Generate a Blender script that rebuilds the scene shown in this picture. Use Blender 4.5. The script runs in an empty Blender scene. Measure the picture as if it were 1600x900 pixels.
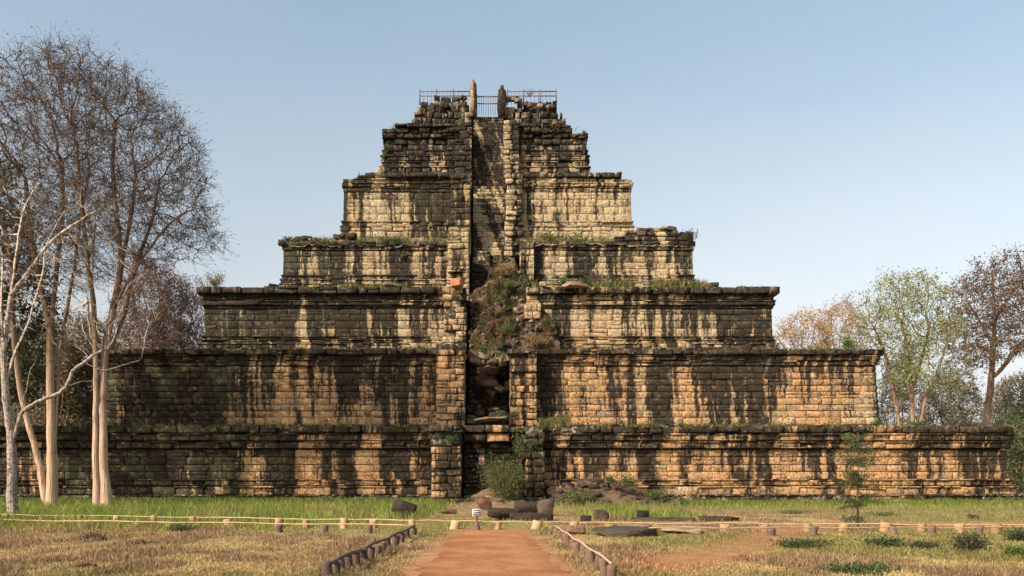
import bpy, math, random
import numpy as np
from mathutils import Vector, kdtree

random.seed(7)
RNG = np.random.default_rng(7)
SC = bpy.context.scene
COL = SC.collection
R = math.radians

# ------------------------------------------------------------------ camera, world, sun, exposure
EYE, F, CX, HY = 1.4, 1394.0, 770.0, 750.0      # eye height, focal length in px of the 1600 px photo, principal column, horizon row
cam = bpy.data.objects.new('camera', bpy.data.cameras.new('camera'))
COL.objects.link(cam)
cam.location = (0, 0, EYE)
cam.rotation_euler = (R(90), 0, 0)
cam.data.sensor_width = 36
cam.data.lens = F / 1600 * 36
cam.data.shift_x = (800 - CX) / 1600
cam.data.shift_y = (HY - 450) / 1600
cam.data.clip_end = 3000
SC.camera = cam

SUN_AZ, SUN_EL = 50.0, 36.0                     # degrees left of straight-behind-the-camera, elevation
sdir = Vector((-math.sin(R(SUN_AZ)) * math.cos(R(SUN_EL)), -math.cos(R(SUN_AZ)) * math.cos(R(SUN_EL)), math.sin(R(SUN_EL))))
world = bpy.data.worlds.new("World")
SC.world = world
world.use_nodes = True
wt = world.node_tree
wt.nodes.clear()
wo = wt.nodes.new('ShaderNodeOutputWorld')
wb = wt.nodes.new('ShaderNodeBackground')
sky = wt.nodes.new('ShaderNodeTexSky')
sky.sky_type = 'NISHITA'
sky.sun_disc = False
sky.sun_elevation = R(SUN_EL)
sky.sun_rotation = math.atan2(sdir.x, sdir.y)
sky.air_density = 1.0
sky.dust_density = 2.4
sky.ozone_density = 1.6
hs = wt.nodes.new('ShaderNodeHueSaturation')
hs.inputs['Saturation'].default_value = 0.62
hs.inputs['Hue'].default_value = 0.478
tc = wt.nodes.new('ShaderNodeTexCoord'); sp = wt.nodes.new('ShaderNodeSeparateXYZ'); wt.links.new(tc.outputs['Generated'], sp.inputs[0])
mr = wt.nodes.new('ShaderNodeMapRange'); mr.interpolation_type = 'SMOOTHSTEP'
for q, v in enumerate((0.0, 0.55, 0.16, 0.72)): mr.inputs[q + 1].default_value = v
cn = wt.nodes.new('ShaderNodeTexNoise'); cn.inputs['Scale'].default_value = 2.2; cn.inputs['Detail'].default_value = 5; cn.inputs['Roughness'].default_value = .6
cm = wt.nodes.new('ShaderNodeMapping'); cm.inputs['Scale'].default_value = (1, 1, 3.5); wt.links.new(tc.outputs['Generated'], cm.inputs[0]); wt.links.new(cm.outputs[0], cn.inputs[0])
ms = wt.nodes.new('ShaderNodeMath'); ms.operation = 'MULTIPLY_ADD'; wt.links.new(cn.outputs['Fac'], ms.inputs[0]); ms.inputs[1].default_value = -.35; ms.inputs[2].default_value = .17
ma = wt.nodes.new('ShaderNodeMath'); ma.operation = 'ADD'; wt.links.new(sp.outputs[2], mr.inputs[0]); wt.links.new(mr.outputs[0], ma.inputs[0]); wt.links.new(ms.outputs[0], ma.inputs[1])
wt.links.new(ma.outputs[0], hs.inputs['Saturation'])
mv = wt.nodes.new('ShaderNodeMapRange')          # the lowest air is a little dimmer, the zenith a little brighter
for q, v in enumerate((0.0, 0.5, 0.80, 1.10)): mv.inputs[q + 1].default_value = v
wt.links.new(sp.outputs[2], mv.inputs[0]); wt.links.new(mv.outputs[0], hs.inputs['Value'])
wt.links.new(sky.outputs[0], hs.inputs['Color'])
wt.links.new(hs.outputs[0], wb.inputs[0])
wb.inputs[1].default_value = 0.15
wt.links.new(wb.outputs[0], wo.inputs[0])

sun = bpy.data.objects.new('sun', bpy.data.lights.new('sun', 'SUN'))
COL.objects.link(sun)
sun.data.energy = 5.0
sun.data.angle = R(0.5)
sun.data.color = (1.0, 0.86, 0.68)
sun.rotation_euler = sdir.to_track_quat('Z', 'Y').to_euler()
SC.view_settings.view_transform = 'Standard'
SC.view_settings.look = 'None'
SC.view_settings.exposure = 0.45
SC.view_settings.gamma = 1.0
SC.view_settings.use_curve_mapping = False

# ------------------------------------------------------------------ helpers
def W(px, py, Y):
    return np.array([(px - CX) * Y / F, Y, EYE + (HY - py) * Y / F])
def WX(px, Y): return (px - CX) * Y / F
def WZ(py, Y): return EYE + (HY - py) * Y / F

def hash3(i, j, k, s=0):
    n = (i.astype(np.int64) * 73856093) ^ (j.astype(np.int64) * 19349663) ^ (k.astype(np.int64) * 83492791) ^ (s * 2654435761)
    n = (n ^ (n >> 13)) * 1274126177
    n = n ^ (n >> 16)
    return (n & 0xffff) / 65535.0
def vnoise(p, s=0):
    p = np.asarray(p, float)
    b = np.floor(p).astype(np.int64); f = p - b
    f = f * f * (3 - 2 * f)
    r = 0
    for di in (0, 1):
        for dj in (0, 1):
            for dk in (0, 1):
                w = (f[:, 0] if di else 1 - f[:, 0]) * (f[:, 1] if dj else 1 - f[:, 1]) * (f[:, 2] if dk else 1 - f[:, 2])
                r = r + w * hash3(b[:, 0] + di, b[:, 1] + dj, b[:, 2] + dk, s)
    return r
def fbm(p, s=0, o=3):
    r = 0; a = 1; t = 0
    p = np.asarray(p, float)
    for i in range(o):
        r = r + a * vnoise(p * 2 ** i, s + i); t += a; a *= .5
    return r / t

def mesh(name, verts, faces, mat, parent=None, attrs=None, smooth=False, loc=None):
    """faces: list of integer arrays (n,3) or (n,4)"""
    verts = np.asarray(verts, np.float32)
    if loc is not None: verts = verts - np.asarray(loc, np.float32)
    me = bpy.data.meshes.new(name)
    faces = [np.asarray(f, np.int32) for f in faces if len(f)]
    nl = sum(f.size for f in faces); nf = sum(len(f) for f in faces)
    me.vertices.add(len(verts)); me.vertices.foreach_set('co', verts.ravel())
    me.loops.add(nl); me.loops.foreach_set('vertex_index', np.concatenate([f.ravel() for f in faces]))
    me.polygons.add(nf)
    cnt = np.concatenate([np.full(len(f), f.shape[1], np.int32) for f in faces])
    st = np.concatenate([[0], np.cumsum(cnt)[:-1]]).astype(np.int32)
    me.polygons.foreach_set('loop_start', st)
    me.polygons.foreach_set('loop_total', cnt)
    if smooth: me.polygons.foreach_set('use_smooth', np.ones(nf, bool))
    for k, v in (attrs or {}).items():
        a = me.attributes.new(k, 'FLOAT_COLOR', 'POINT')
        a.data.foreach_set('color', np.asarray(v, np.float32).ravel())
    me.update(); me.validate()
    me.materials.append(mat)
    o = bpy.data.objects.new(name, me)
    COL.objects.link(o)
    if parent is not None: o.parent = parent
    if loc is not None: o.location = [float(c) for c in loc]
    return o
def empty(name, loc):
    o = bpy.data.objects.new(name, None); COL.objects.link(o)
    o.location = [float(c) for c in loc]; o.empty_display_size = .2
    return o
def tag(o, label=None, cat=None, group=None, kind=None):
    if label: o['label'] = label
    if cat: o['category'] = cat
    if group: o['group'] = group
    if kind: o['kind'] = kind
    return o

class Geo:
    def __init__(s): s.v = []; s.q = []; s.t = []; s.c = []; s.n = 0
    def add(s, v, q=None, t=None, c=(.5, .5, .5, 1)):
        v = np.asarray(v, float); s.v.append(v)
        if q is not None and len(q): s.q.append(np.asarray(q) + s.n)
        if t is not None and len(t): s.t.append(np.asarray(t) + s.n)
        c = np.asarray(c, float)
        if c.ndim == 1: c = np.tile(c, (len(v), 1))
        s.c.append(c); s.n += len(v)
    def build(s, name, mat, parent=None, loc=None, smooth=False):
        f = []
        if s.q: f.append(np.concatenate(s.q))
        if s.t: f.append(np.concatenate(s.t))
        return mesh(name, np.concatenate(s.v), f, mat, parent, {'col': np.concatenate(s.c)}, smooth, loc)
    def box(s, x0, x1, y0, y1, z0, z1, c=(.5, .5, .5, 1)):
        v = [(x, y, z) for x in (x0, x1) for y in (y0, y1) for z in (z0, z1)]
        q = [(0, 1, 3, 2), (4, 6, 7, 5), (0, 4, 5, 1), (2, 3, 7, 6), (0, 2, 6, 4), (1, 5, 7, 3)]
        s.add(v, q, c=c)
    def tube(s, pts, rad, k=8, c=(.5, .5, .5, 1), jit=0, caps=True):
        pts = np.asarray(pts, float); n = len(pts)
        rad = np.broadcast_to(np.asarray(rad, float), (n,))
        d = np.gradient(pts, axis=0); d /= np.linalg.norm(d, axis=1)[:, None] + 1e-9
        ref = np.array([0., 0., 1.]) if abs(d[0][2]) < .8 else np.array([1., 0., 0.])
        a = np.cross(d, ref); a /= np.linalg.norm(a, axis=1)[:, None] + 1e-9
        b = np.cross(d, a)
        th = np.arange(k) * 2 * math.pi / k
        rr = rad[:, None] * np.ones((1, k))
        if jit: rr = rr * (1 + jit * RNG.uniform(-1, 1, (n, k)))
        v = pts[:, None] + rr[..., None] * (np.cos(th)[None, :, None] * a[:, None] + np.sin(th)[None, :, None] * b[:, None])
        i = np.arange(n - 1)[:, None] * k; j = np.arange(k)[None]
        q = np.stack([i + j, i + (j + 1) % k, i + k + (j + 1) % k, i + k + j], -1).reshape(-1, 4)
        v = v.reshape(-1, 3); t = []
        if caps:
            v = np.concatenate([v, pts[:1], pts[-1:]])
            for m in range(k):
                t.append((n * k, (m + 1) % k, m)); t.append((n * k + 1, (n - 1) * k + m, (n - 1) * k + (m + 1) % k))
        s.add(v, q, t, c)

# ------------------------------------------------------------------ node helpers / materials
class NT:
    def __init__(s, name, rough=.9, spec=.2):
        s.m = bpy.data.materials.new(name); s.m.use_nodes = True
        s.t = s.m.node_tree; s.t.nodes.clear()
        s.o = s.t.nodes.new('ShaderNodeOutputMaterial')
        s.b = s.t.nodes.new('ShaderNodeBsdfPrincipled')
        s.b.inputs['Roughness'].default_value = rough
        s.b.inputs['Specular IOR Level'].default_value = spec
        s.t.links.new(s.b.outputs[0], s.o.inputs[0])
    def put(s, sock, v):
        if hasattr(v, 'is_output') or isinstance(v, bpy.types.NodeSocket): s.t.links.new(v, sock)
        elif isinstance(v, (tuple, list)):
            sock.default_value = tuple(v) + ((1,) if len(v) == 3 and len(sock.default_value) == 4 else ())
        else: sock.default_value = v
    def pos(s):
        g = s.t.nodes.new('ShaderNodeNewGeometry'); return g.outputs['Position']
    def attr(s, name='col'):
        a = s.t.nodes.new('ShaderNodeAttribute'); a.attribute_name = name
        return a
    def sep(s, v):
        n = s.t.nodes.new('ShaderNodeSeparateXYZ'); s.put(n.inputs[0], v); return n.outputs
    def sepc(s, v):
        n = s.t.nodes.new('ShaderNodeSeparateColor'); s.put(n.inputs[0], v); return n.outputs
    def comb(s, x, y, z):
        n = s.t.nodes.new('ShaderNodeCombineXYZ')
        for i, v in enumerate((x, y, z)): s.put(n.inputs[i], v)
        return n.outputs[0]
    def math(s, op, a, b=0.0, c=None, clamp=False):
        n = s.t.nodes.new('ShaderNodeMath'); n.operation = op; n.use_clamp = clamp
        s.put(n.inputs[0], a); s.put(n.inputs[1], b)
        if c is not None: s.put(n.inputs[2], c)
        return n.outputs[0]
    def noise(s, v, scale=1., detail=3., rough=.55, dist=0.):
        n = s.t.nodes.new('ShaderNodeTexNoise'); s.put(n.inputs['Vector'], v)
        n.inputs['Scale'].default_value = scale; n.inputs['Detail'].default_value = detail
        n.inputs['Roughness'].default_value = rough; n.inputs['Distortion'].default_value = dist
        return n.outputs['Fac']
    def step(s, v, lo, hi, a=0., b=1.):
        n = s.t.nodes.new('ShaderNodeMapRange'); n.interpolation_type = 'SMOOTHSTEP'
        s.put(n.inputs[0], v); s.put(n.inputs[1], lo); s.put(n.inputs[2], hi); s.put(n.inputs[3], a); s.put(n.inputs[4], b)
        return n.outputs[0]
    def mix(s, f, a, b, mode='MIX'):
        n = s.t.nodes.new('ShaderNodeMix'); n.data_type = 'RGBA'; n.blend_type = mode
        s.put(n.inputs[0], f); s.put(n.inputs[6], a); s.put(n.inputs[7], b); return n.outputs[2]
    def scale(s, col, f):
        n = s.t.nodes.new('ShaderNodeVectorMath'); n.operation = 'SCALE'; s.put(n.inputs[0], col); s.put(n.inputs['Scale'], f); return n.outputs[0]
    def color(s, c): s.put(s.b.inputs['Base Color'], c)
    def bump(s, h, strength=.4, dist=.05):
        n = s.t.nodes.new('ShaderNodeBump'); n.inputs['Strength'].default_value = strength; n.inputs['Distance'].default_value = dist
        s.put(n.inputs['Height'], h); s.t.links.new(n.outputs[0], s.b.inputs['Normal'])

def mat_stone():
    # col: r = random per block, g = soot/lichen cover of this course, b = tier number / 8, a = height inside the tier
    n = NT('sandstone', .92, .15)
    p = n.pos(); x, y, z = n.sep(p)
    at = n.attr(); r, g, b = n.sepc(at.outputs['Color']); a = at.outputs['Alpha']
    w = n.math('ADD', x, n.math('MULTIPLY', y, .9))
    ts = n.math('MULTIPLY', b, 61.7)
    wob = n.noise(p, 1.3, 3)
    ws = n.math('ADD', w, n.math('MULTIPLY', wob, .38))
    A = n.noise(n.comb(n.math('MULTIPLY', ws, .5), ts, n.math('MULTIPLY', z, .022)), 1, 2, .5)
    B = n.noise(n.comb(n.math('MULTIPLY', ws, 1.7), ts, n.math('MULTIPLY', z, .085)), 1, 4, .6)
    C = n.noise(p, 1.1, 4, .6)
    s = n.math('ADD', n.math('MULTIPLY', A, .54), n.math('MULTIPLY', B, .58))
    s = n.math('ADD', s, n.math('MULTIPLY', C, .14))
    s = n.math('ADD', s, n.math('MULTIPLY', n.math('SUBTRACT', r, .5), .045))
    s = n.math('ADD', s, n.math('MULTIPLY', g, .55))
    s = n.math('ADD', s, n.math('MULTIPLY', n.math('SUBTRACT', a, .5), .10))
    D = n.noise(n.comb(n.math('MULTIPLY', ws, 3.9), ts, n.math('MULTIPLY', z, .22)), 1, 3, .6)
    s = n.math('ADD', s, n.math('MULTIPLY', n.math('SUBTRACT', D, .5), .2))
    E = n.noise(p, .42, 5, .62)
    s = n.math('ADD', s, n.math('MULTIPLY', n.math('SUBTRACT', E, .5), n.math('ADD', .12, n.math('MULTIPLY', n.step(b, .6, .8), .3))))
    s = n.math('ADD', s, n.math('MULTIPLY', n.math('SUBTRACT', n.noise(p, 5.5, 6, .8), .5), .17))
    s = n.math('ADD', s, n.math('MULTIPLY', n.step(b, .35, .2), .014))
    left = n.step(x, -9., -24.)
    s = n.math('ADD', s, n.math('MULTIPLY', left, .11))
    mask = n.step(s, .60, .645)
    semi = n.step(s, .53, .62)
    big = n.noise(p, .25, 2)
    low = n.step(b, .2, .45, 1., 0.)            # the two lowest tiers are the most orange
    och = n.math('MULTIPLY', n.step(n.math('ADD', big, n.math('MULTIPLY', low, .2)), .42, .66), n.math('ADD', .3, n.math('MULTIPLY', low, .7)))
    base = n.mix(och, (.54, .42, .25), (.60, .335, .15))
    base = n.mix(n.math('MULTIPLY', n.step(b, .68, .8), .65), base, (.31, .235, .155))
    base = n.mix(n.math('MULTIPLY', n.step(r, .72, 1.), .6), base, (.28, .22, .15))
    base = n.mix(n.math('MULTIPLY', n.step(r, .3, .0), .45), base, (.56, .40, .20))
    base = n.scale(base, n.math('ADD', .78, n.math('MULTIPLY', n.noise(p, 2.3, 5, .65), .45)))
    f3 = n.noise(p, 5.5, 5, .7)
    base = n.mix(n.math('MULTIPLY', n.step(f3, .50, .64), .6), base, (.11, .083, .052))
    base = n.scale(base, n.math('ADD', .55, n.math('MULTIPLY', n.noise(p, 13, 4, .75), .9)))
    base = n.mix(n.math('MULTIPLY', semi, .42), base, (.17, .12, .072))
    pit = n.math('MULTIPLY', n.step(n.noise(p, 8.5, 6, .8), .52, .60), .62)
    base = n.mix(pit, base, (.085, .066, .043))
    base0 = base
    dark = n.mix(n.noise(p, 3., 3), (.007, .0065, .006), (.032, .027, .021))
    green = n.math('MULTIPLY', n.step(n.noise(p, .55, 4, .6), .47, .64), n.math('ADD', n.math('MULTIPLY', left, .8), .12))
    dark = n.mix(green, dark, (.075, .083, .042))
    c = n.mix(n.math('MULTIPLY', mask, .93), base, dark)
    frag = n.math('MULTIPLY', n.step(n.math('ADD', n.noise(p, 3.3, 6, .8), n.math('MULTIPLY', r, .08)), .58, .66), n.math('MULTIPLY', mask, .38))
    c = n.mix(frag, c, n.mix(.35, base0, (.25, .22, .17)))
    pale = n.math('MULTIPLY', n.step(n.noise(p, 4., 5, .75), .53, .60), n.step(n.math('ADD', g, n.math('MULTIPLY', C, .5)), .34, .48))
    c = n.mix(n.math('MULTIPLY', pale, .8), c, (.40, .36, .285))
    c = n.mix(n.math('MULTIPLY', n.step(n.noise(n.comb(w, ts, n.math('MULTIPLY', z, .25)), 2.1, 3), .66, .74), n.math('MULTIPLY', mask, .45)), c, (.33, .30, .24))
    n.color(c)
    h = n.math('ADD', n.math('MULTIPLY', n.noise(p, 11, 7, .8), 1.), n.math('MULTIPLY', pit, -.5))
    n.bump(h, 1., .08)
    return n.m
def mat_col(name, rough=.9, var=.35, scale=6., bump=.4, spec=.2, trans=0.):
    """base colour from the mesh attribute, broken up by noise"""
    n = NT(name, rough, spec)
    p = n.pos()
    c = n.scale(n.attr().outputs['Color'], n.math('ADD', 1 - var, n.math('MULTIPLY', n.noise(p, scale, 4, .6), var * 2)))
    n.color(c)
    if bump: n.bump(n.noise(p, scale * 3, 4, .6), bump, .03)
    if trans:
        d = n.t.nodes.new('ShaderNodeBsdfTranslucent'); n.t.links.new(c, d.inputs[0])
        m = n.t.nodes.new('ShaderNodeMixShader'); m.inputs[0].default_value = trans
        n.t.links.new(n.b.outputs[0], m.inputs[1]); n.t.links.new(d.outputs[0], m.inputs[2]); n.t.links.new(m.outputs[0], n.o.inputs[0])
    return n.m
def mat_ground():
    n = NT('ground_cover', .95, .1)
    p = n.pos()
    c = n.attr().outputs['Color']
    f = n.noise(p, 2.2, 5, .65)
    c = n.scale(c, n.math('ADD', .55, n.math('MULTIPLY', f, .9)))
    c = n.mix(n.math('MULTIPLY', n.step(n.noise(p, 9, 4, .7), .52, .7), .35), c, (.10, .08, .045))
    n.color(c); n.bump(n.noise(p, 14, 5, .7), .7, .05)
    return n.m
def mat_dirt():
    n = NT('red_dirt', .95, .1)
    p = n.pos()
    c = n.mix(n.step(n.noise(p, .9, 4, .6), .35, .65), (.32, .118, .05), (.41, .195, .09))
    c = n.mix(n.math('MULTIPLY', n.step(n.noise(p, 3.2, 5, .75), .5, .66), .65), c, (.22, .10, .05))
    c = n.mix(n.math('MULTIPLY', n.step(n.noise(p, 15, 4, .75), .58, .66), .65), c, (.52, .33, .2))
    c = n.mix(1., c, n.attr().outputs['Color'], 'MULTIPLY')
    n.color(c); n.bump(n.noise(p, 7, 7, .75), 1., .07)
    return n.m
def mat_bark(name, lo, hi, z0, z1, spots=.0):
    n = NT(name, .9, .15)
    p = n.pos(); x, y, z = n.sep(p)
    c = n.mix(n.step(z, z0, z1), lo, hi)
    st = n.noise(n.comb(n.math('MULTIPLY', x, 12.), n.math('MULTIPLY', y, 12.), n.math('MULTIPLY', z, .7)), 1, 4, .6)
    c = n.scale(c, n.math('ADD', .3, n.math('MULTIPLY', st, 1.35)))
    c = n.mix(n.math('MULTIPLY', n.step(n.noise(p, 1.2, 5, .65), .5, .66), .5), c, (.16, .12, .085))
    if spots: c = n.mix(n.math('MULTIPLY', n.step(n.noise(p, 9, 3, .6), .48, .6), spots), c, (.07, .06, .055))
    n.color(c); n.bump(st, 1., .10)
    return n.m

M_STONE = mat_stone()
M_COL = mat_col('weathered', .9, .45, 5., .6)
def mat_rock():
    n = NT('fallen_stone', .95, .12); p = n.pos()
    c = n.scale(n.attr().outputs['Color'], n.math('ADD', .45, n.math('MULTIPLY', n.noise(p, 3.2, 6, .7), 1.1)))
    c = n.mix(n.math('MULTIPLY', n.step(n.noise(p, 6, 5, .75), .57, .65), .25), c, (.20, .17, .12))
    c = n.mix(n.math('MULTIPLY', n.step(n.noise(p, 2.1, 4, .65), .55, .66), .5), c, (.035, .032, .024))
    n.color(c); n.bump(n.noise(p, 9, 6, .7), 1., .09); return n.m
M_ROCK = mat_rock()
M_WOOD = mat_col('old_wood', .9, .5, 9., .6)
M_IRON = mat_col('rusty_iron', .7, .3, 12., .2, .4)
M_PAINT = mat_col('sign_paint', .6, .08, 6., 0, .4)
M_LEAF = mat_col('leaf', .7, .3, 2.5, 0, .25, .35)
M_GRASS = mat_col('grass_blade', .75, .3, 1.3, 0, .15, .35)
M_GROUND = mat_ground()
M_DIRT = mat_dirt()
M_PALE = mat_bark('pale_bark', (.52, .355, .24), (.16, .10, .065), 3.5, 10.)
M_SPOT = mat_bark('spotted_bark', (.40, .31, .25), (.52, .42, .34), 3., 8., .75)
M_DARKBARK = mat_bark('brown_bark', (.34, .22, .14), (.20, .13, .09), 5., 16.)

# ------------------------------------------------------------------ masonry: courses of separately shaped blocks
US = np.array([0, .018, .3, .7, .982, 1.]); VS = np.array([0, .05, .5, .95, 1.])
NU, NV = len(US), len(VS)
GU, GV = np.meshgrid(US, VS, indexing='ij')
GU, GV = GU.ravel(), GV.ravel()
BORD = (GU == 0) | (GU == 1) | (GV == 0) | (GV == 1)
CORN = ((GU == 0) | (GU == 1)) & ((GV == 0) | (GV == 1))
_i, _j = np.meshgrid(np.arange(NU - 1), np.arange(NV - 1), indexing='ij')
QF = np.stack([_i * NV + _j, (_i + 1) * NV + _j, (_i + 1) * NV + _j + 1, _i * NV + _j + 1], -1).reshape(-1, 4)
PER = [i * NV for i in range(NU)] + [(NU - 1) * NV + j for j in range(1, NV)] + [i * NV + NV - 1 for i in range(NU - 2, -1, -1)] + [j for j in range(NV - 2, 0, -1)]
NP = len(PER)
QS = np.array([(PER[(k + 1) % NP], PER[k], NU * NV + k, NU * NV + (k + 1) % NP) for k in range(NP)])
QALL = np.concatenate([QF, QS]); NVB = NU * NV + NP

class Masonry:
    """collects blocks (u0,u1,v0,v1, n, depth, face, bulge, wear, r,g,b,a); face 0 looks to -y, 1 to +x, 2 to -x"""
    def __init__(s): s.r = []; s.g = Geo()
    def course(s, u0, u1, v0, v1, n, depth=.8, face=0, L=(.7, 1.5), bulge=0., wear=1., dark=0., tier=1, rel=.5, keep=None, miss=0., jit=.03):
        u = u0
        while u < u1 - .02:
            l = random.uniform(*L)
            if u1 - (u + l) < L[0] * .6: l = u1 - u
            if random.random() >= miss and (keep is None or keep(u + l / 2, (v0 + v1) / 2)):
                gp = random.choice([.008, .014, .02, .034]) * (.45 + .55 * wear)
                if random.random() < .13 and wear > .5 and v1 - v0 > .25:
                    vm = v0 + (v1 - v0) * random.uniform(.35, .65)
                    for va_, vb_ in ((v0, vm), (vm, v1)):
                        s.r.append((u + gp, u + l - gp, va_ + gp * .5, vb_ - gp * .5, n + random.uniform(-jit, jit) * wear, depth, face, bulge, wear, random.random(), dark, tier / 8, rel))
                    u += l; continue
                s.r.append((u + gp, u + l - gp, v0 + gp * .5 + .010, v1 - gp * .5 - .008 + random.uniform(-.02, .015) * wear, n + random.uniform(-jit, jit) * wear + (random.random() < .05) * -.08 * wear,
                            depth, face, bulge, wear, random.random(), dark, tier / 8, rel))
            u += l
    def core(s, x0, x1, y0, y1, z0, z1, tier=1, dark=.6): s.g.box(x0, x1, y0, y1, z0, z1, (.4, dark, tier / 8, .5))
    def build(s, name, parent, loc):
        if s.r:
            A = np.array(s.r); n = len(A)
            wear = A[:, 8:9]
            U = A[:, 0:1] + (A[:, 1:2] - A[:, 0:1]) * GU
            V = A[:, 2:3] + (A[:, 3:4] - A[:, 2:3]) * GV
            h = (A[:, 3:4] - A[:, 2:3])
            N = A[:, 4:5] + np.zeros_like(U)
            N = N - BORD * RNG.uniform(.01, .035, U.shape) * (.35 + .65 * wear) - CORN * RNG.uniform(-.16, .09, U.shape).clip(0) * wear * 1.5
            N = N + RNG.normal(0, .012, U.shape) * wear
            N = N + RNG.uniform(-.035, .035, (n, 1)) * (GU - .5) * wear * 1.6 + RNG.uniform(-.05, .05, (n, 1)) * (GV - .5) * wear
            N = N - A[:, 7:8] * h * (2 * GV - 1) ** 2
            U = U + (~BORD) * RNG.normal(0, .012, U.shape); V = V + BORD * RNG.normal(0, .008, V.shape) * wear
            pu, pv = U[:, PER], V[:, PER]
            pn = np.repeat(A[:, 4:5] - A[:, 5:6], NP, 1)
            U = np.concatenate([U, pu], 1); V = np.concatenate([V, pv], 1); N = np.concatenate([N, pn], 1)
            f = A[:, 6:7]
            X = np.where(f == 0, U, np.where(f == 1, N, -N)); Yy = np.where(f == 0, -N, U)
            P = np.stack([X, Yy, V], -1).reshape(-1, 3)
            Q = (QALL[None] + np.arange(n)[:, None, None] * NVB).reshape(-1, 4)
            C = np.repeat(A[:, 9:13], NVB, 0)
            s.g.add(P, Q, c=C)
        return s.g.build(name, M_STONE, parent, loc=loc)

# tier: front Y, wall ends in photo columns, courses (row bottom, row top, step-out, kind), stair gap columns, top outline
K = {'': (0, 0, .75, 0), 'p': (0, 0, 1.1, .22), 'b': (0, .0, 1.2, -.01), 'r': (0, .05, 1.2, .0), 't': (0, .1, .6, .08), 'c': (0, .0, 2.2, .10), 'w': (0, 0, 2.2, .06), 's': (0, 0, .55, -.01)}
TIERS = [
 dict(Y=53.0, xl=-40, xr=1574, gap=(722, 822), L=(.75, 1.7), c=[(790,781,.78,'p'),(781,773,.62,'p'),(773,760,.42,'b'),(759,749,.28,'r'),(749,737,0,'s'),(737,726,0,'s'),(726,714,0,'s'),(714,702.5,0,''),(701,690,.22,'r'),(689,678,.34,'r'),(677,666,.52,'c')]),
 dict(Y=58.6, xl=167, xr=1372, gap=(727, 796), L=(.7, 1.7), c=[(676,664,.14,'p'),(664,652,.12,''),(652,642,.08,''),(642,632,.05,''),(632,622,.04,''),(622,612,.03,''),(612,602,.02,''),(602,592,.01,''),(592,582,0,''),(582,572,0,''),(571.5,564,.08,'b'),(563.5,556,.2,'r'),(555,546,.42,'c')]),
 dict(Y=63.5, xl=318, xr=1208, gap=(730, 822), L=(.8, 1.8), c=[(563,545,.32,'p'),(545,537,.3,'b'),(536.5,531,.2,'r'),(530.5,526,.1,'t'),(526,513,0,'s'),(513,501,0,'s'),(501,491,0,'s'),(491,482,0,'s'),(482,478,.09,'t'),(477.5,470,.2,'r'),(469,461,.12,'b'),(460,449,.5,'c')]),
 dict(Y=68.1, xl=441, xr=1084, gap=(734, 812), L=(.7, 1.5), c=[(470,452,.2,''),(452,444,.2,'b'),(444,437,.15,'r'),(436.5,430,.08,'t'),(430,420,0,'s'),(420,410,0,'s'),(410,400,0,''),(400,391.5,0,''),(391,385,.1,'b'),(384.5,377,.22,'c'),(376.5,369,.1,'w'),(368.5,361,-.1,'w'),(360.5,353,-.3,'w')],
      top=[(430,379),(470,374),(500,380),(700,381),(815,375),(960,378),(990,360),(1010,352),(1035,352),(1050,366),(1066,360),(1090,362)]),
 dict(Y=72.2, xl=535, xr=988, gap=(736, 790), L=(.7, 1.5), c=[(400,372,.2,''),(372,362,.2,''),(362,354,.2,'b'),(353,346,.1,'r'),(346,334,0,'s'),(334,322,0,'s'),(322,311,0,'s'),(311,300,0,'s'),(300,293,.03,'t'),(292,286,.15,'r'),(286,279,.08,'b'),(278,270,.34,'c')],
      top=[(530,291),(550,283),(570,277),(590,268),(960,268),(970,272),(978,285),(990,300)]),
 dict(Y=75.3, xl=598, xr=918, gap=(738, 788), L=(.5, 1.2), wear=1.5, miss=.03, c=[(295,272,.2,''),(272,262,.26,'r'),(261,253,.12,'b'),(252,244,.2,'r'),(243,235,.1,'t'),(234,226,0,''),(226,217,0,'w'),(216,209,.14,'w'),(208,200,.2,'w'),(199,193,.28,'w')],
      top=[(594,207),(610,203),(622,192),(700,192),(820,196),(880,196),(895,204),(905,212),(922,217)]),
 dict(Y=77.2, xl=640, xr=886, gap=(738, 790), L=(.45, 1.0), wear=1.9, miss=.03, c=[(214,202,.1,'w'),(202,195,.22,'w'),(195,184,-.05,'w'),(184,173,-.25,'w'),(173,162,-.5,'w'),(162,152,-.75,'w'),(152,143,-.9,'w')],
      top=[(630,205),(640,190),(650,165),(668,155),(683,149),(705,147),(712,141),(724,141),(729,150),(736,182),(792,182),(795,145),(812,146),(822,153),(830,159),(868,159),(876,175),(888,195)]),
]
PYR = empty('stepped_pyramid', (0, 84, 0))
tag(PYR, 'seven-tiered ruined sandstone pyramid temple with a central stair and dark streaked walls', 'pyramid')
PL = (0, 84, 0)
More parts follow.
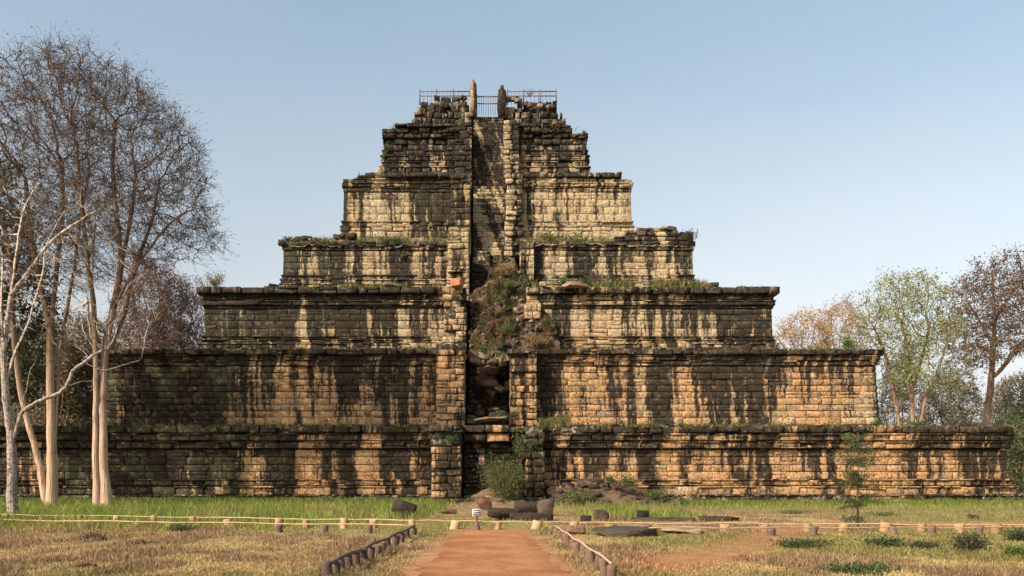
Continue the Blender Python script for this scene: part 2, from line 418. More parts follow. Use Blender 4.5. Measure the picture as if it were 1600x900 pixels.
for k, t in enumerate(TIERS):
    n = k + 1; Y = t['Y']
    x0, x1 = WX(t['xl'], Y), WX(t['xr'], Y); g0, g1 = WX(t['gap'][0], Y), WX(t['gap'][1], Y)
    zb = WZ(t['c'][0][0], Y); zt = WZ(t['c'][-1][1], Y)
    keep = None
    if 'top' in t:
        tx = [WX(a, Y) for a, _ in t['top']]; tz = [WZ(b, Y) for _, b in t['top']]
        keep = lambda u, v, tx=tx, tz=tz: v <= np.interp(u, tx, tz) + .12
    parts = {'wall': Masonry()}
    for nm in ('cornice', 'base_moulding', 'broken_edge'):
        for sd in (0, 1): parts[nm, sd] = Masonry()
    back = 168 - Y                                    # the rear face of a square pyramid centred on Y = 84
    nc = len(t['c'])
    for ci, (pb, pt, out, kind) in enumerate(t['c']):
        _, bulge, wear, dark = K[kind]
        wear *= t.get('wear', 1)
        za, zc = WZ(pb, Y), WZ(pt, Y)
        rel = (za - zb) / (zt - zb)
        nm = 'cornice' if rel > .74 else 'base_moulding' if (rel < .34 and kind in 'pbrt' and kind) else None
        if n == 4 and kind == 'w': nm = 'broken_edge'
        ml, mr = (parts[nm, 0], parts[nm, 1]) if nm else (parts['wall'],) * 2
        o = out - .03 * (za - zb) * .6
        kw = dict(bulge=bulge, wear=wear, dark=dark, tier=n, rel=rel, L=t['L'], keep=keep, miss=max(t.get('miss', 0.) if rel > .5 else 0, .05 if kind == 'c' else 0))
        if kind in ('p', 'b', 't'): kw['L'] = (t['L'][0] * 1.1, t['L'][1] * 1.25)
        if kind in ('r', 'c'): kw['L'] = (t['L'][0] * .7, t['L'][1] * 1.0)
        dep = out + 1.1 if kind in 'cw' and kind else out + .6
        ml.course(x0 - o, g0, za, zc, -(Y - o), dep, 0, **kw)
        mr.course(g1, x1 + o, za, zc, -(Y - o), dep, 0, **kw)
        if kind in ('p', 'b', 'r', 't') and kind:
            hf = min(.1, (zc - za) * .3); kf = dict(kw); kf.update(L=(.8, 2.2), bulge=0, wear=.8, miss=.12)
            for m_, (ua, ub) in ((ml, (x0 - o - .05, g0)), (mr, (g1, x1 + o + .05))):
                m_.course(ua, ub, zc - hf * .8, zc + hf * .35, -(Y - o - .075), .4, 0, **kf)
                if zc - za > .33: m_.course(ua + .03, ub - .03, za + .02, za + hf * .8, -(Y - o - .045), .4, 0, **kf)
        ks = dict(kw); ks['L'] = (1.6, 3.2); ks['keep'] = None
        if keep is None or keep(x1, (za + zc) / 2): mr.course(Y - o + .5, back + o, za, zc, x1 + o, dep, 1, **ks)
        if keep is None or keep(x0, (za + zc) / 2): ml.course(Y - o + .5, back + o, za, zc, -(x0 - o), dep, 2, **ks)
    ct = zt - .12 if 'top' not in t else min(min(tz), zt) - .1
    if n in (5, 6): ct = WZ({5: 285, 6: 212}[n], Y)
    if n == 7: ct = WZ(184, Y)
    inner = 5.6 if n < 7 else 0.8
    w = parts['wall']
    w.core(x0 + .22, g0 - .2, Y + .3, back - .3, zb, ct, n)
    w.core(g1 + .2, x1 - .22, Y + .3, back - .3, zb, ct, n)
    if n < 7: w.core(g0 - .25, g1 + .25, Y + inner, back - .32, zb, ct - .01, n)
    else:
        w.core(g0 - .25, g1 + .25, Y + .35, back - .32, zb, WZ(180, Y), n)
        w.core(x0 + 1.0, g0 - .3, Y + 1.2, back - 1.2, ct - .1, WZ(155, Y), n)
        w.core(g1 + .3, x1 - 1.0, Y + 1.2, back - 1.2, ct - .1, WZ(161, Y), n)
    tier = w.build('tier', PYR, PL)
    for (nm, sd), m in [(k_, v_) for k_, v_ in parts.items() if k_ != 'wall']:
        if m.r: m.build(nm, tier, (0, 0, 0))
# meshes were shifted by PL; parent sits at PL, so children sit at the parent's own origin
for o in PYR.children:
    o.location = (0, 0, 0)
    for c in o.children: c.location = (0, -84, 0)

def masonry_part(name, fn):
    m = Masonry(); fn(m); o = m.build(name, PYR, PL); o.location = (0, 0, 0); return o

# stair flights: px columns, rows bottom/top, Y bottom/top
def flight(c0, c1, Ya, Yb, za, zb, tier, dark=.1, wear=1.3, miss=0., rise=.3):
    def fn(m):
        ns = max(2, int((zb - za) / rise))
        for i in range(ns):
            y = Ya + (Yb - Ya) * i / (ns - 1); z = za + (zb - za) * i / ns
            m.course(c0, c1, z, z + (zb - za) / ns, -y, 1.2, 0, L=(.7, 1.6), wear=wear, dark=dark + random.uniform(-.06, .06), tier=tier, miss=miss, jit=.05)
        v = [(c0, Ya + .25, za), (c1, Ya + .25, za), (c1, Yb + .25, zb - .1), (c0, Yb + .25, zb - .1), (c0, Yb + 4, zb - .1), (c1, Yb + 4, zb - .1), (c0, Yb + 4, za), (c1, Yb + 4, za)]
        m.g.add(v, [(0, 1, 2, 3), (3, 2, 5, 4), (0, 3, 4, 6), (1, 7, 5, 2)], c=(.4, .5, tier / 8, .5))
    return masonry_part('stair_flight', fn)
X_ = lambda px, k: WX(px, TIERS[k]['Y'])
flight(X_(724, 0), X_(818, 0), 52.9, 54.3, -.1, 4.55, 1, .16, 1.6)
flight(X_(728, 1), X_(795, 1), 60.2, 63.6, 4.5, 9.9, 2, .10, 2.4, .16, .4)
flight(X_(731, 2), X_(820, 2), 65.4, 68.4, 9.8, 15.1, 3, .2, 2.0, .1, .4)
flight(X_(736, 3), X_(766, 3), 68.9, 72.0, 15.0, 19.9, 4, .1, 1.3)
flight(X_(766, 3), X_(812, 3), 70.6, 73.6, 15.0, 19.9, 4, .3, 2.2, .15, .4)
flight(X_(738, 4), X_(790, 4), 72.5, 75.0, 19.6, 26.1, 5, .03, .8, 0, .25)
flight(X_(739, 5), X_(788, 5), 75.4, 77.4, 26.0, WZ(181, 77.2), 6, .05, .8, 0, .25)
# the big slabs that close the foot of the second flight
def sill(m, rows):
    for (a, b, pb, pt, y, d) in rows:
        m.course(WX(a, 53), WX(b, 53), WZ(pb, 53), WZ(pt, 53), -y, 1.4, 0, L=(1.0, 1.9), wear=1.6, dark=d, tier=1)
masonry_part('landing_sill', lambda m: sill(m, [(724, 796, 676, 664, 52.75, .1), (796, 852, 676, 667, 52.5, .2), (724, 796, 690, 677, 52.95, -.05)]))
masonry_part('landing_sill', lambda m: sill(m, [(730, 800, 662, 656, 57.6, .04)]))

# stair cheeks: (tier index, col0, col1, row bottom, row top, step-out, course height, wear, miss, dark)
CHEEKS = [
 (0, 672, 722, 790, 778, 1.45, .42, 1.2, 0, .18), (0, 674, 721, 778, 697, 1.25, .42, 1.5, 0, -.02), (0, 670, 724, 697, 664, 1.2, .42, 2.2, .22, .14),
 (0, 822, 853, 790, 776, 1.35, .42, 1.2, 0, .22), (0, 821, 851, 776, 717, 1.2, .42, 1.3, 0, -.02), (0, 818, 852, 717, 664, 1.1, .38, 2.4, .15, .14),
 (1, 681, 726, 676, 545, 1.15, .42, 1.4, 0, -.06), (1, 680, 727, 547, 535, 1.2, .4, 1.6, 0, .1),
 (1, 797, 839, 676, 560, 1.15, .42, 1.4, 0, .0), (1, 793, 840, 560, 545, 1.0, .36, 2.2, .1, .16),
 (2, 692, 730, 563, 470, .75, .42, 2.0, .06, -.04), (2, 690, 728, 470, 448, .6, .42, 2.3, .1, .0), (2, 820, 844, 563, 498, .5, .4, 1.8, 0, .06), (2, 819, 845, 498, 474, .9, .62, 1.0, 0, -.14),
 (3, 697, 733, 470, 425, .85, .42, 1.4, 0, -.02), (3, 699, 733, 425, 352, .95, .42, 1.3, 0, -.06), (3, 695, 734, 352, 342, 1.15, .42, 1.6, 0, .05),
 (3, 813, 835, 470, 378, .7, .48, 1.4, 0, .02),
 (4, 705, 735, 400, 286, .95, .5, 1.2, 0, -.08), (4, 703, 735, 286, 272, 1.1, .4, 1.6, 0, .04),
 (4, 788, 818, 400, 345, .7, .42, 2.0, .12, .08), (4, 790, 816, 345, 270, .9, .42, 2.2, .06, .02),
 (5, 711, 737, 295, 217, .85, .45, 1.3, 0, -.06), (5, 718, 738, 217, 196, .6, .4, 2.2, .15, .12),
 (5, 786, 811, 295, 187, .85, .42, 1.6, 0, -.03),
]
for (k, a, b, pb, pt, out, h, wear, miss, dark) in CHEEKS:
    def fn(m):
        Y = TIERS[k]['Y'] - out; x0, x1 = WX(a, Y), WX(b, Y); z0, z1 = WZ(pb, Y), WZ(pt, Y)
        n = max(1, round((z1 - z0) / h)); hh = (z1 - z0) / n
        for i in range(n):
            j = random.uniform(-.04, .04)
            w_ = (x1 - x0)
            m.course(x0 + j, x1 + j * .6, z0 + i * hh, z0 + (i + 1) * hh, -Y, out + 1.0, 0, L=(w_ * .35, w_ * .75), wear=wear, dark=dark, tier=k + 1, miss=miss, jit=.05)
        m.core(x0 + .14, x1 - .14, Y + .22, Y + out + .8, z0, z1 - .15, k + 1, .3)
    masonry_part('stair_cheek', fn)

# ------------------------------------------------------------------ ground
def zground(X, Y):
    p = np.stack([X * .22, Y * .22, X * 0], -1)
    return (fbm(p, 3) - .5) * .10
def cover(X, Y):
    """colour of the ground cover and blade height, per point"""
    X = np.asarray(X, float); Y = np.asarray(Y, float)
    n1 = fbm(np.stack([X * .35, Y * .18, X * 0], -1), 11); n2 = fbm(np.stack([X * 1.3, Y * .7, X * 0], -1), 21); n3 = fbm(np.stack([X * .12, Y * .1, X * 0 + 3], -1), 31)
    dry = np.array([.335, .225, .105]); straw = np.array([.385, .29, .125]); brown = np.array([.24, .155, .085]); green = np.array([.20, .215, .045]); lush = np.array([.15, .215, .032])
    dirt = np.array([.44, .20, .095]); olive = np.array([.21, .20, .06])
    def sm(v, a, b):
        t = np.clip((v - a) / (b - a), 0, 1); return (t * t * (3 - 2 * t))
    c = dry + (straw - dry) * sm(n1, .4, .65)[:, None]
    c = c + (brown - c) * (sm(n2, .43, .57) * .85)[:, None]
    c = c + (olive - c) * (sm(n3, .40, .56) * .72)[:, None]
    edge = 22.6 + (X + 14) * .1 + 9 * np.exp(np.clip((X + 2) / 2.5, -9, 3)) + (n1 - .5) * 7 + (n2 - .5) * 5
    gl = sm(Y, edge, edge + 4.5) * sm(-X, 1.6, 2.6)
    gr = np.maximum(sm(Y, 43, 48 + (n1 - .5) * 6) * sm(X, 2, 3) * .8, sm(Y, 29.5, 32) * sm(-Y, -43, -36) * sm(X, 2.8, 3.8) * sm(-X, -9.5, -7))
    g = np.maximum(gl, gr)
    gc = green + (lush - green) * sm(n2, .4, .6)[:, None]
    gmix = .95 - .55 * sm(fbm(np.stack([X * .9, Y * .5, X * 0 + 7], -1), 91), .5, .66)
    c = c + (gc - c) * (g * gmix)[:, None]
    tr = np.exp(-((Y - (13.6 + (X - 2.2) * 1.76 + np.sin(X) * .4)) / 1.6) ** 2) * sm(X, 1.5, 3.0) * sm(-X, -11, -9) * sm(n2, .15, .4)
    tr2 = np.exp(-((Y - 27.5) / 2.) ** 2) * sm(X, 8, 12) * sm(n1, .42, .6) * .8
    pd = np.abs(X - PATHX(Y)) - PATHW(Y)
    pe = sm(-pd, -.5, .1) * sm(-Y, -27, -24)
    d = np.maximum(np.maximum(tr * .75, tr2), pe)
    c = c + (dirt - c) * (d * .85)[:, None]
    h = .03 + .045 * n2 + sm(n2, .5, .7) * .05 + g * (.16 + .2 * n2)
    h = h * (1 - .85 * d)
    return c, h, d, g
def PATHX(Y): return -.03 - .004 * (Y - 13)
def PATHW(Y): return 1.14 - .024 * (Y - 13)
far = np.array([60, 70, 85, 105, 130, 170, 230, 320, 450, 650, 900.])
gx = np.concatenate([-far[::-1], np.arange(-45, 45.01, .3), far]); gy = np.concatenate([[-700., -400, -200, -90, -40, -15, 0], np.arange(5, 56, .25), [58, 62, 70], far[2:], [1300.]])
GXX, GYY = np.meshgrid(gx, gy, indexing='ij')
fx, fy = GXX.ravel(), GYY.ravel()
near = (np.abs(fx) < 46) & (fy > 4) & (fy < 57)
cc, hh, dd, gg = cover(fx, fy)
zz = np.where(near, zground(fx, fy), -.02)
i, j = np.meshgrid(np.arange(len(gx) - 1), np.arange(len(gy) - 1), indexing='ij'); m_ = len(gy)
tag(mesh('ground', np.stack([fx, fy, zz], -1), [np.stack([i * m_ + j, (i + 1) * m_ + j, (i + 1) * m_ + j + 1, i * m_ + j + 1], -1).reshape(-1, 4)], M_GROUND,
     attrs={'col': np.concatenate([cc * .8, np.ones((len(cc), 1))], 1)}, smooth=True), kind='structure')
# red dirt path, a ragged sheet just above the ground
py_ = np.arange(6, 25.2, .12); nu = 25
PV = []; PC = []
for yv in py_:
    wl = PATHW(yv) * (1 + .35 * (fbm([[yv * .7, 1, 0]], 5)[0] - .5) + .25 * (fbm([[yv * 3, 1, 0]], 6)[0] - .5)); wr = PATHW(yv) * (1 + .35 * (fbm([[yv * .7, 9, 0]], 7)[0] - .5) + .25 * (fbm([[yv * 3, 9, 0]], 8)[0] - .5))
    end = 1 if yv < 23.5 else max(.25, 1 - (yv - 23.5) / 2)
    xs = PATHX(yv) + np.linspace(-wl * end, wr * end, nu)
    PV.append(np.stack([xs, np.full(nu, yv), zground(xs, np.full(nu, yv)) + .006 + .012 * np.sin(np.linspace(0, math.pi, nu))], -1))
    e = np.abs(np.linspace(-1, 1, nu)); k_ = 1 - .18 * np.clip((e - .7) / .3, 0, 1)
    PC.append(np.stack([k_, k_ * 1.05, k_, np.ones(nu)], -1))
PV = np.concatenate(PV); i, j = np.meshgrid(np.arange(len(py_) - 1), np.arange(nu - 1), indexing='ij')
tag(mesh('path', PV, [np.stack([i * nu + j, i * nu + j + 1, (i + 1) * nu + j + 1, (i + 1) * nu + j], -1).reshape(-1, 4)], M_DIRT, attrs={'col': np.concatenate(PC)}, smooth=True), kind='structure')

# grass blades: one object nobody could count
def blades(name, X, Y, Z, H, C, width=.006, lean=.5):
    n = len(X)
    th = RNG.uniform(0, 2 * math.pi, n); ln = RNG.uniform(.1, 1, n) * lean * H; wd = width * RNG.uniform(.6, 1.5, n) * (1 + Y * .02 if np.ndim(Y) else 1)
    a = np.stack([np.cos(th), np.sin(th), 0 * th], -1); ph = RNG.uniform(0, 2 * math.pi, n)
    l = np.stack([np.cos(ph) * ln, np.sin(ph) * ln, H], -1)
    B = np.stack([X, Y, Z - .01], -1)
    V = np.stack([B - a * wd[:, None], B + a * wd[:, None], B + l * .55 + a * wd[:, None] * .7 + [0, 0, .0], B + l * .55 - a * wd[:, None] * .7, B + l + np.stack([np.cos(ph), np.sin(ph), -.3 + 0 * ph], -1) * ln[:, None] * .6], 1).reshape(-1, 3)
    o = np.arange(n)[:, None] * 5
    C4 = np.repeat(np.concatenate([C, np.ones((n, 1))], 1), 5, 0)
    return mesh(name, V, [o + np.array([0, 1, 2, 3]), o + np.array([3, 2, 4])], M_GRASS, attrs={'col': C4})
NB = 380000
py = RNG.uniform(781, 925, NB); px = RNG.uniform(-500, 2050, NB)
By = F * EYE / (py - HY); By = np.minimum(By + RNG.normal(0, .3, NB), 52.3); Bx = (px - CX) * By / F
bc, bh, bd, bg = cover(Bx, By)
pd = np.abs(Bx - PATHX(By)) - PATHW(By)
ok = ~((pd < .1 + .35 * (RNG.random(NB) - .6)) & (By < 24.5)) & (RNG.random(NB) > bd * .8)
ok |= (pd < 0) & (By < 25) & ((RNG.random(NB) < .02) | ((fbm(np.stack([Bx * 1.6, By * .7, Bx * 0], -1), 55) > .6) & (RNG.random(NB) < .4)))
tone = RNG.uniform(.45, 1.5, NB)[:, None] * (.65 + .7 * fbm(np.stack([Bx * 2.6, By * 1.2, Bx * 0], -1), 61, 4))[:, None]
bc = bc * tone * np.where(RNG.random((NB, 1)) < .2, 1.25, 1.)
bh = bh * RNG.uniform(.5, 1.5, NB)
Bx, By, bc, bh = Bx[ok], By[ok], bc[ok], bh[ok]
tag(blades('grass', Bx, By, zground(Bx, By), bh, np.clip(bc * 1.05, 0, .7)), 'dry straw and green grass covering the ground before the pyramid', 'grass', kind='stuff')

# ------------------------------------------------------------------ trees
def smooth_line(p, k=5):
    p = np.array(p); q = np.concatenate([[2 * p[0] - p[1]], p, [2 * p[-1] - p[-2]]]); out = []
    for i in range(len(p) - 1):
        a, b, c, d = q[i:i + 4]
        for t in np.arange(k) / k: out.append(.5 * (2 * b + (c - a) * t + (2 * a - 5 * b + 4 * c - d) * t * t + (3 * b - a - 3 * c + d) * t ** 3))
    return out + [p[-1]]
class Grower:
    """space colonisation: stems given as polylines, branches grow towards points spread through the crown"""
    def __init__(s, stems, pts, D, infl, kill, iters=70, up=.15, wob=.12):
        P = []; par = []
        for st in stems:
            st = smooth_line([np.asarray(a, float) for a in st])
            if P:
                d = np.linalg.norm(np.array(P) - st[0], axis=1); last = int(np.argmin(d))
                if d[last] > D * .75: last = -1
            else: last = -1
            for a, b in zip(st[:-1], st[1:]):
                m = max(1, int(np.linalg.norm(b - a) / D))
                for q in range(m):
                    x = a + (b - a) * (q + (0 if last < 0 else 1)) / m + (RNG.normal(0, D * .035, 3) if len(P) else 0)
                    P.append(x); par.append(last); last = len(P) - 1
            P.append(st[-1]); par.append(last)
        P = [np.array(p) for p in P]; s.nstem = len(P)
        A = np.asarray(pts, float)
        for it in range(iters):
            if not len(A): break
            kd = kdtree.KDTree(len(P))
            for q, p in enumerate(P): kd.insert(p, q)
            kd.balance()
            acc = {}; alive = np.ones(len(A), bool)
            for q, a in enumerate(A):
                _, ix, d = kd.find(a)
                if d < kill: alive[q] = False
                elif d < infl:
                    acc.setdefault(ix, []).append((a - P[ix]) / d)
            if not acc: break
            for ix, v in acc.items():
                d = np.sum(v, 0); d = d / (np.linalg.norm(d) + 1e-6) + np.array([0, 0, up]) + RNG.normal(0, wob * 1.5, 3)
                d /= np.linalg.norm(d) + 1e-6
                P.append(P[ix] + d * D); par.append(ix)
            A = A[alive]
        s.P = np.array(P); s.par = np.array(par)
        n = len(P); s.kids = [[] for _ in range(n)]
        for q in range(n):
            if par[q] >= 0: s.kids[par[q]].append(q)
    def radii(s, tip, ex=2.3):
        n = len(s.P); r = np.zeros(n); order = np.argsort(-np.arange(n))
        acc = np.zeros(n)
        for q in order:
            if not s.kids[q]: acc[q] = tip ** ex
            if s.par[q] >= 0: acc[s.par[q]] += acc[q]
        s.r = acc ** (1 / ex); return s.r
    def tubes(s, g, flare=None, kmin=3, kmax=9, jit=.06):
        done = set(); starts = [q for q in range(len(s.P)) if s.par[q] < 0]
        while starts:
            q = starts.pop(); ch = []
            if s.par[q] >= 0: ch.append(s.par[q])
            while True:
                ch.append(q); kd = s.kids[q]
                if not kd: break
                big = max(kd, key=lambda e: s.r[e])
                starts += [e for e in kd if e != big]
                q = big
            if len(ch) < 2: continue
            rr = s.r[ch].copy()
            if s.par[ch[0]] >= -1 and len(ch) > 2 and s.par[ch[1]] == ch[0]: rr[0] = rr[1]
            if flare and s.par[ch[0]] < 0:
                z = s.P[ch][:, 2] - s.P[ch[0]][2]; rr = rr * (1 + flare * np.exp(-z / .5) + .28 * np.exp(-z / 3.5))
            k = int(np.clip(rr.max() * 60, kmin, kmax))
            g.tube(s.P[ch], rr, k, jit=jit, caps=False)
    def tips(s, rmax): 
        q = np.where(s.r <= rmax)[0]; q = q[q >= s.nstem]
        d = s.P[q] - s.P[s.par[q]]; d /= np.linalg.norm(d, axis=1)[:, None] + 1e-6
        return s.P[q], d

def twigs(g, P, D, per, length, w, spread=.8, up=.2, sub=2, c=(.2, .14, .1, 1)):
    """fine bare twigs; returns points along them for leaves"""
    n = len(P) * per
    b = np.repeat(P, per, 0); d = np.repeat(D, per, 0) + RNG.normal(0, spread, (n, 3)) + [0, 0, up]
    d /= np.linalg.norm(d, axis=1)[:, None] + 1e-6
    out = []
    L = length * RNG.uniform(.4, 1.2, n)[:, None]; ww = w
    for lev in range(sub):
        n = len(b)
        e1 = b + d * L * .5 + RNG.normal(0, .06, (n, 3)) * L; e2 = e1 + (d + RNG.normal(0, .3, (n, 3))) * L * .5
        a = np.cross(d, RNG.normal(0, 1, (n, 3))); a /= np.linalg.norm(a, axis=1)[:, None] + 1e-6
        V = np.stack([b - a * ww, b + a * ww, e1 + a * ww * .8, e1 - a * ww * .8, e2], 1).reshape(-1, 3)
        o = np.arange(n)[:, None] * 5
        g.add(V, o + np.array([0, 1, 2, 3]), o + np.array([3, 2, 4]), c=c)
        out += [e1, e2]
        b = np.concatenate([e1, e2]); d = np.concatenate([d, d]) + RNG.normal(0, spread * .7, (2 * n, 3)); d /= np.linalg.norm(d, axis=1)[:, None] + 1e-6
        L = np.concatenate([L, L]) * .6; ww *= .75
    return np.concatenate(out)

def leaves(g, P, size, cols, sd=.06, asp=.55, droop=.2):
    n = len(P); p = P + RNG.normal(0, sd, (n, 3)); sz = size * RNG.uniform(.6, 1.35, n)[:, None]
    a = RNG.normal(0, 1, (n, 3)); a[:, 2] -= droop; a /= np.linalg.norm(a, axis=1)[:, None]
    b = np.cross(a, RNG.normal(0, 1, (n, 3))); b /= np.linalg.norm(b, axis=1)[:, None] + 1e-6
    V = np.stack([p, p + a * sz * .5 + b * sz * asp * .5, p + a * sz, p + a * sz * .5 - b * sz * asp * .5], 1).reshape(-1, 3)
    cols = np.asarray(cols, float); c = cols[RNG.integers(0, len(cols), n)] * RNG.uniform(.7, 1.3, (n, 1))
    g.add(V, np.arange(n)[:, None] * 4 + np.arange(4), c=np.repeat(np.concatenate([c, np.ones((n, 1))], 1), 4, 0))

def poly_pts(poly_top, poly_bot, n, Y, depth, shell=.45, X0=None, X1=None):
    """points through a crown whose upper and lower outline is given in photo columns/rows at distance Y"""
    tx, ty = zip(*poly_top); bx, by = zip(*poly_bot)
    x0 = min(tx) if X0 is None else X0; x1 = max(tx) if X1 is None else X1
    px = RNG.uniform(x0, x1, n * 3); yt = np.interp(px, tx, ty); yb = np.interp(px, bx, by)
    f = RNG.random(n * 3) ** (1 + shell); py = yt + (yb - yt) * f
    c, w = (min(tx) + max(tx)) / 2, (max(tx) - min(tx)) / 2
    dp = depth * np.sqrt(np.clip(1 - ((px - c) / (w * 1.05)) ** 2, .05, 1)) * np.sqrt(np.clip(.35 + f, 0, 1))
    Yv = Y + RNG.uniform(-1, 1, n * 3) * dp
    k = RNG.random(n * 3) < np.clip((yb - yt) / 300, .1, 1)
    px, py, Yv = px[k][:n], py[k][:n], Yv[k][:n]
    return np.stack([(px - CX) * Y / F, Yv, EYE + (HY - py) * Y / F], -1)

def make_tree(name, label, cat, base, gr, tip, bark, group=None, flare=.5, tw=None, lv=None, ex=2.3, rmax=None, thick=1.):
    root = empty(name, base); tag(root, label, cat, group)
    gr.radii(tip, ex); gr.r = gr.r * thick
    g = Geo(); gr.tubes(g, flare)
    g.build('trunk', bark, root, base, smooth=True).location = (0, 0, 0)
    P, D = gr.tips(rmax or tip * 2.2)
    if tw:
        g = Geo(); pts = twigs(g, P, D, **tw); g.build('twigs', M_COL, root, base).location = (0, 0, 0)
    else: pts = P
    if lv:
        lv = dict(lv); fr = lv.pop('frac', 1.); rp = lv.pop('rep', 1); cl = lv.pop('clump', 0)
        if cl: pts = pts[vnoise(pts * cl[0], 77) > cl[1]]
        pts = np.repeat(pts, rp, 0); pts = pts[RNG.random(len(pts)) < fr]
        g = Geo(); leaves(g, pts, **lv); g.build('leaves', M_LEAF, root, base).location = (0, 0, 0)
    return root

def Wl(lst, Y): return [W(a, b, Y + (c[0] if c else 0)) for a, b, *c in lst]
CT = [(-170, 150), (-120, 110), (-60, 88), (0, 84), (35, 74), (60, 78), (95, 66), (130, 60), (160, 70), (182, 66), (200, 84), (228, 90), (248, 108), (265, 126), (290, 150), (312, 172), (322, 200), (318, 222), (332, 245), (334, 270), (342, 310), (350, 345), (358, 368)]
CB = [(-170, 420), (0, 440), (80, 430), (150, 400), (210, 400), (250, 390), (300, 372), (320, 366), (345, 375), (358, 376)]
CT = [(a - 10, b + 36) for a, b in CT]; CB = [(a - 10, b + 12) for a, b in CB]
Yc = 45.8
st = [Wl([(152, 792), (149, 690), (150, 560), (146, 470), (146, 400, .5), (150, 320, 1)], Yc),
      Wl([(166, 792, .15), (161, 690, .15), (163, 560, .3), (178, 480, .5), (190, 410, .5), (206, 330, 0), (212, 270, -.5)], Yc),
      Wl([(178, 480, .5), (200, 440, -.5), (232, 390, -1.2), (270, 345, -1.6), (305, 325, -2)], Yc),
      Wl([(146, 470), (136, 400, -1), (128, 320, -1.6), (120, 240, -2)], Yc),
      Wl([(190, 410, .5), (182, 340, 1.5), (176, 260, 2.), (180, 190, 2.)], Yc),
      Wl([(163, 560, .3), (190, 505, 1.), (205, 440, 2), (235, 350, 2.5), (250, 280, 2.5)], Yc)]
gr = Grower(st, poly_pts(CT, CB, 2600, Yc, 5.2, .35, 95, 348), .42, 4.5, .55, 60, .06, .16)
TW = dict(per=6, length=.75, w=.0115, spread=.8, up=.25, sub=2, c=(.115, .083, .07, 1))
PUR = [(.12, .085, .06), (.10, .08, .06), (.16, .11, .07), (.09, .09, .055)]
make_tree('bare_tree', 'tall bare tree with a double upright pale trunk in front of the left pyramid wall', 'tree', W(158, 792, Yc), gr, .0115, M_PALE, None, .55, TW, dict(size=.085, cols=PUR, frac=.4), thick=1.15, ex=2.15)
Yb = 46.2
st = [Wl([(80, 790), (80, 700), (79, 600), (80, 520), (88, 420), (98, 330), (96, 250, .5)], Yb),
      Wl([(72, 790, -.1), (62, 730, -.1), (46, 668, -.2), (30, 600, -.4), (20, 500, -1), (16, 400, -1.4), (-10, 300, -1.5)], Yb),
      Wl([(89, 790, .2), (86, 700, .2), (90, 600, .3), (100, 510, .8), (116, 420, 1.2), (126, 340, 1.6), (140, 270, 2)], Yb),
      Wl([(80, 520), (62, 440, 1), (48, 360, 1.5), (40, 280, 2)], Yb)]
gr = Grower(st, poly_pts(CT, CB, 2300, Yb, 5.2, .35, -165, 130), .42, 4.5, .55, 60, .06, .16)
make_tree('bare_tree', 'tall bare tree whose pale trunk splits near the ground with one stem leaning left', 'tree', W(78, 790, Yb), gr, .0115, M_PALE, None, .5, TW, dict(size=.085, cols=PUR, frac=.4), thick=1.15, ex=2.15)
# slender pale tree in front, spotted bark
Yt = 30.
st = [Wl([(20, 817), (19, 760), (18, 700), (14, 660), (8, 610), (6, 540), (18, 460), (28, 380), (40, 320), (62, 285)], Yt),
      Wl([(18, 700), (30, 655), (34, 645), (52, 632), (72, 622), (92, 614), (105, 602), (114, 580), (132, 566), (152, 552), (168, 546)], Yt),
      Wl([(30, 655), (38, 620), (45, 590), (49, 575)], Yt),
      Wl([(8, 610), (22, 555, .4), (42, 510, .6), (66, 430, .8), (74, 380, .8), (100, 330, .6)], Yt),
      Wl([(105, 602), (130, 596), (146, 594), (160, 580)], Yt), Wl([(132, 566), (160, 578), (188, 572), (220, 562)], Yt),
      Wl([(6, 540), (2, 470, -.5), (4, 400, -.6), (-10, 360, -.8)], Yt), Wl([(18, 460), (48, 420), (80, 378), (118, 350), (150, 330)], Yt)]
pt = np.concatenate([poly_pts([(-40, 330), (30, 262), (100, 280), (160, 300), (210, 330)], [(-40, 520), (60, 560), (210, 470)], 170, Yt, 1.6, 0), poly_pts([(90, 440), (250, 430)], [(90, 520), (250, 520)], 45, Yt, .8, 0)])
gr = Grower(st, pt, .3, 3.2, .4, 40, .02, .16)
make_tree('slender_tree', 'slender leafless tree with spotted grey bark and thin pale branches standing at the log barrier', 'tree', W(20, 817, Yt), gr, .011, M_SPOT, None, .35, dict(per=2, length=.5, w=.006, spread=.5, up=.2, sub=2, c=(.36, .28, .21, 1)), None, ex=2.0, thick=1.25)
# dark leafy tree past the left edge
Yd = 50.
st = [Wl([(-28, 790), (-26, 650), (-20, 500), (-30, 400)], Yd), Wl([(-20, 500), (20, 430), (40, 360)], Yd), Wl([(-26, 600), (10, 540), (40, 500)], Yd)]
gr = Grower(st, poly_pts([(-180, 330), (-100, 240), (-20, 215), (20, 240), (50, 330), (72, 430), (80, 500)], [(-180, 560), (0, 640), (60, 600), (80, 520)], 520, Yd, 3.4, 0), .5, 4, .7, 40, .05, .15)
DG = [(.045, .065, .025), (.06, .085, .03), (.035, .05, .022), (.09, .085, .035)]
make_tree('leafy_tree', 'dark evergreen leafy tree at the left edge of the view beside the bare trees', 'tree', W(-28, 790, Yd), gr, .02, M_DARKBARK, None, .4, dict(per=3, length=.6, w=.01, spread=.8, up=.1, sub=1), dict(size=.21, cols=DG, rep=8, sd=.22))
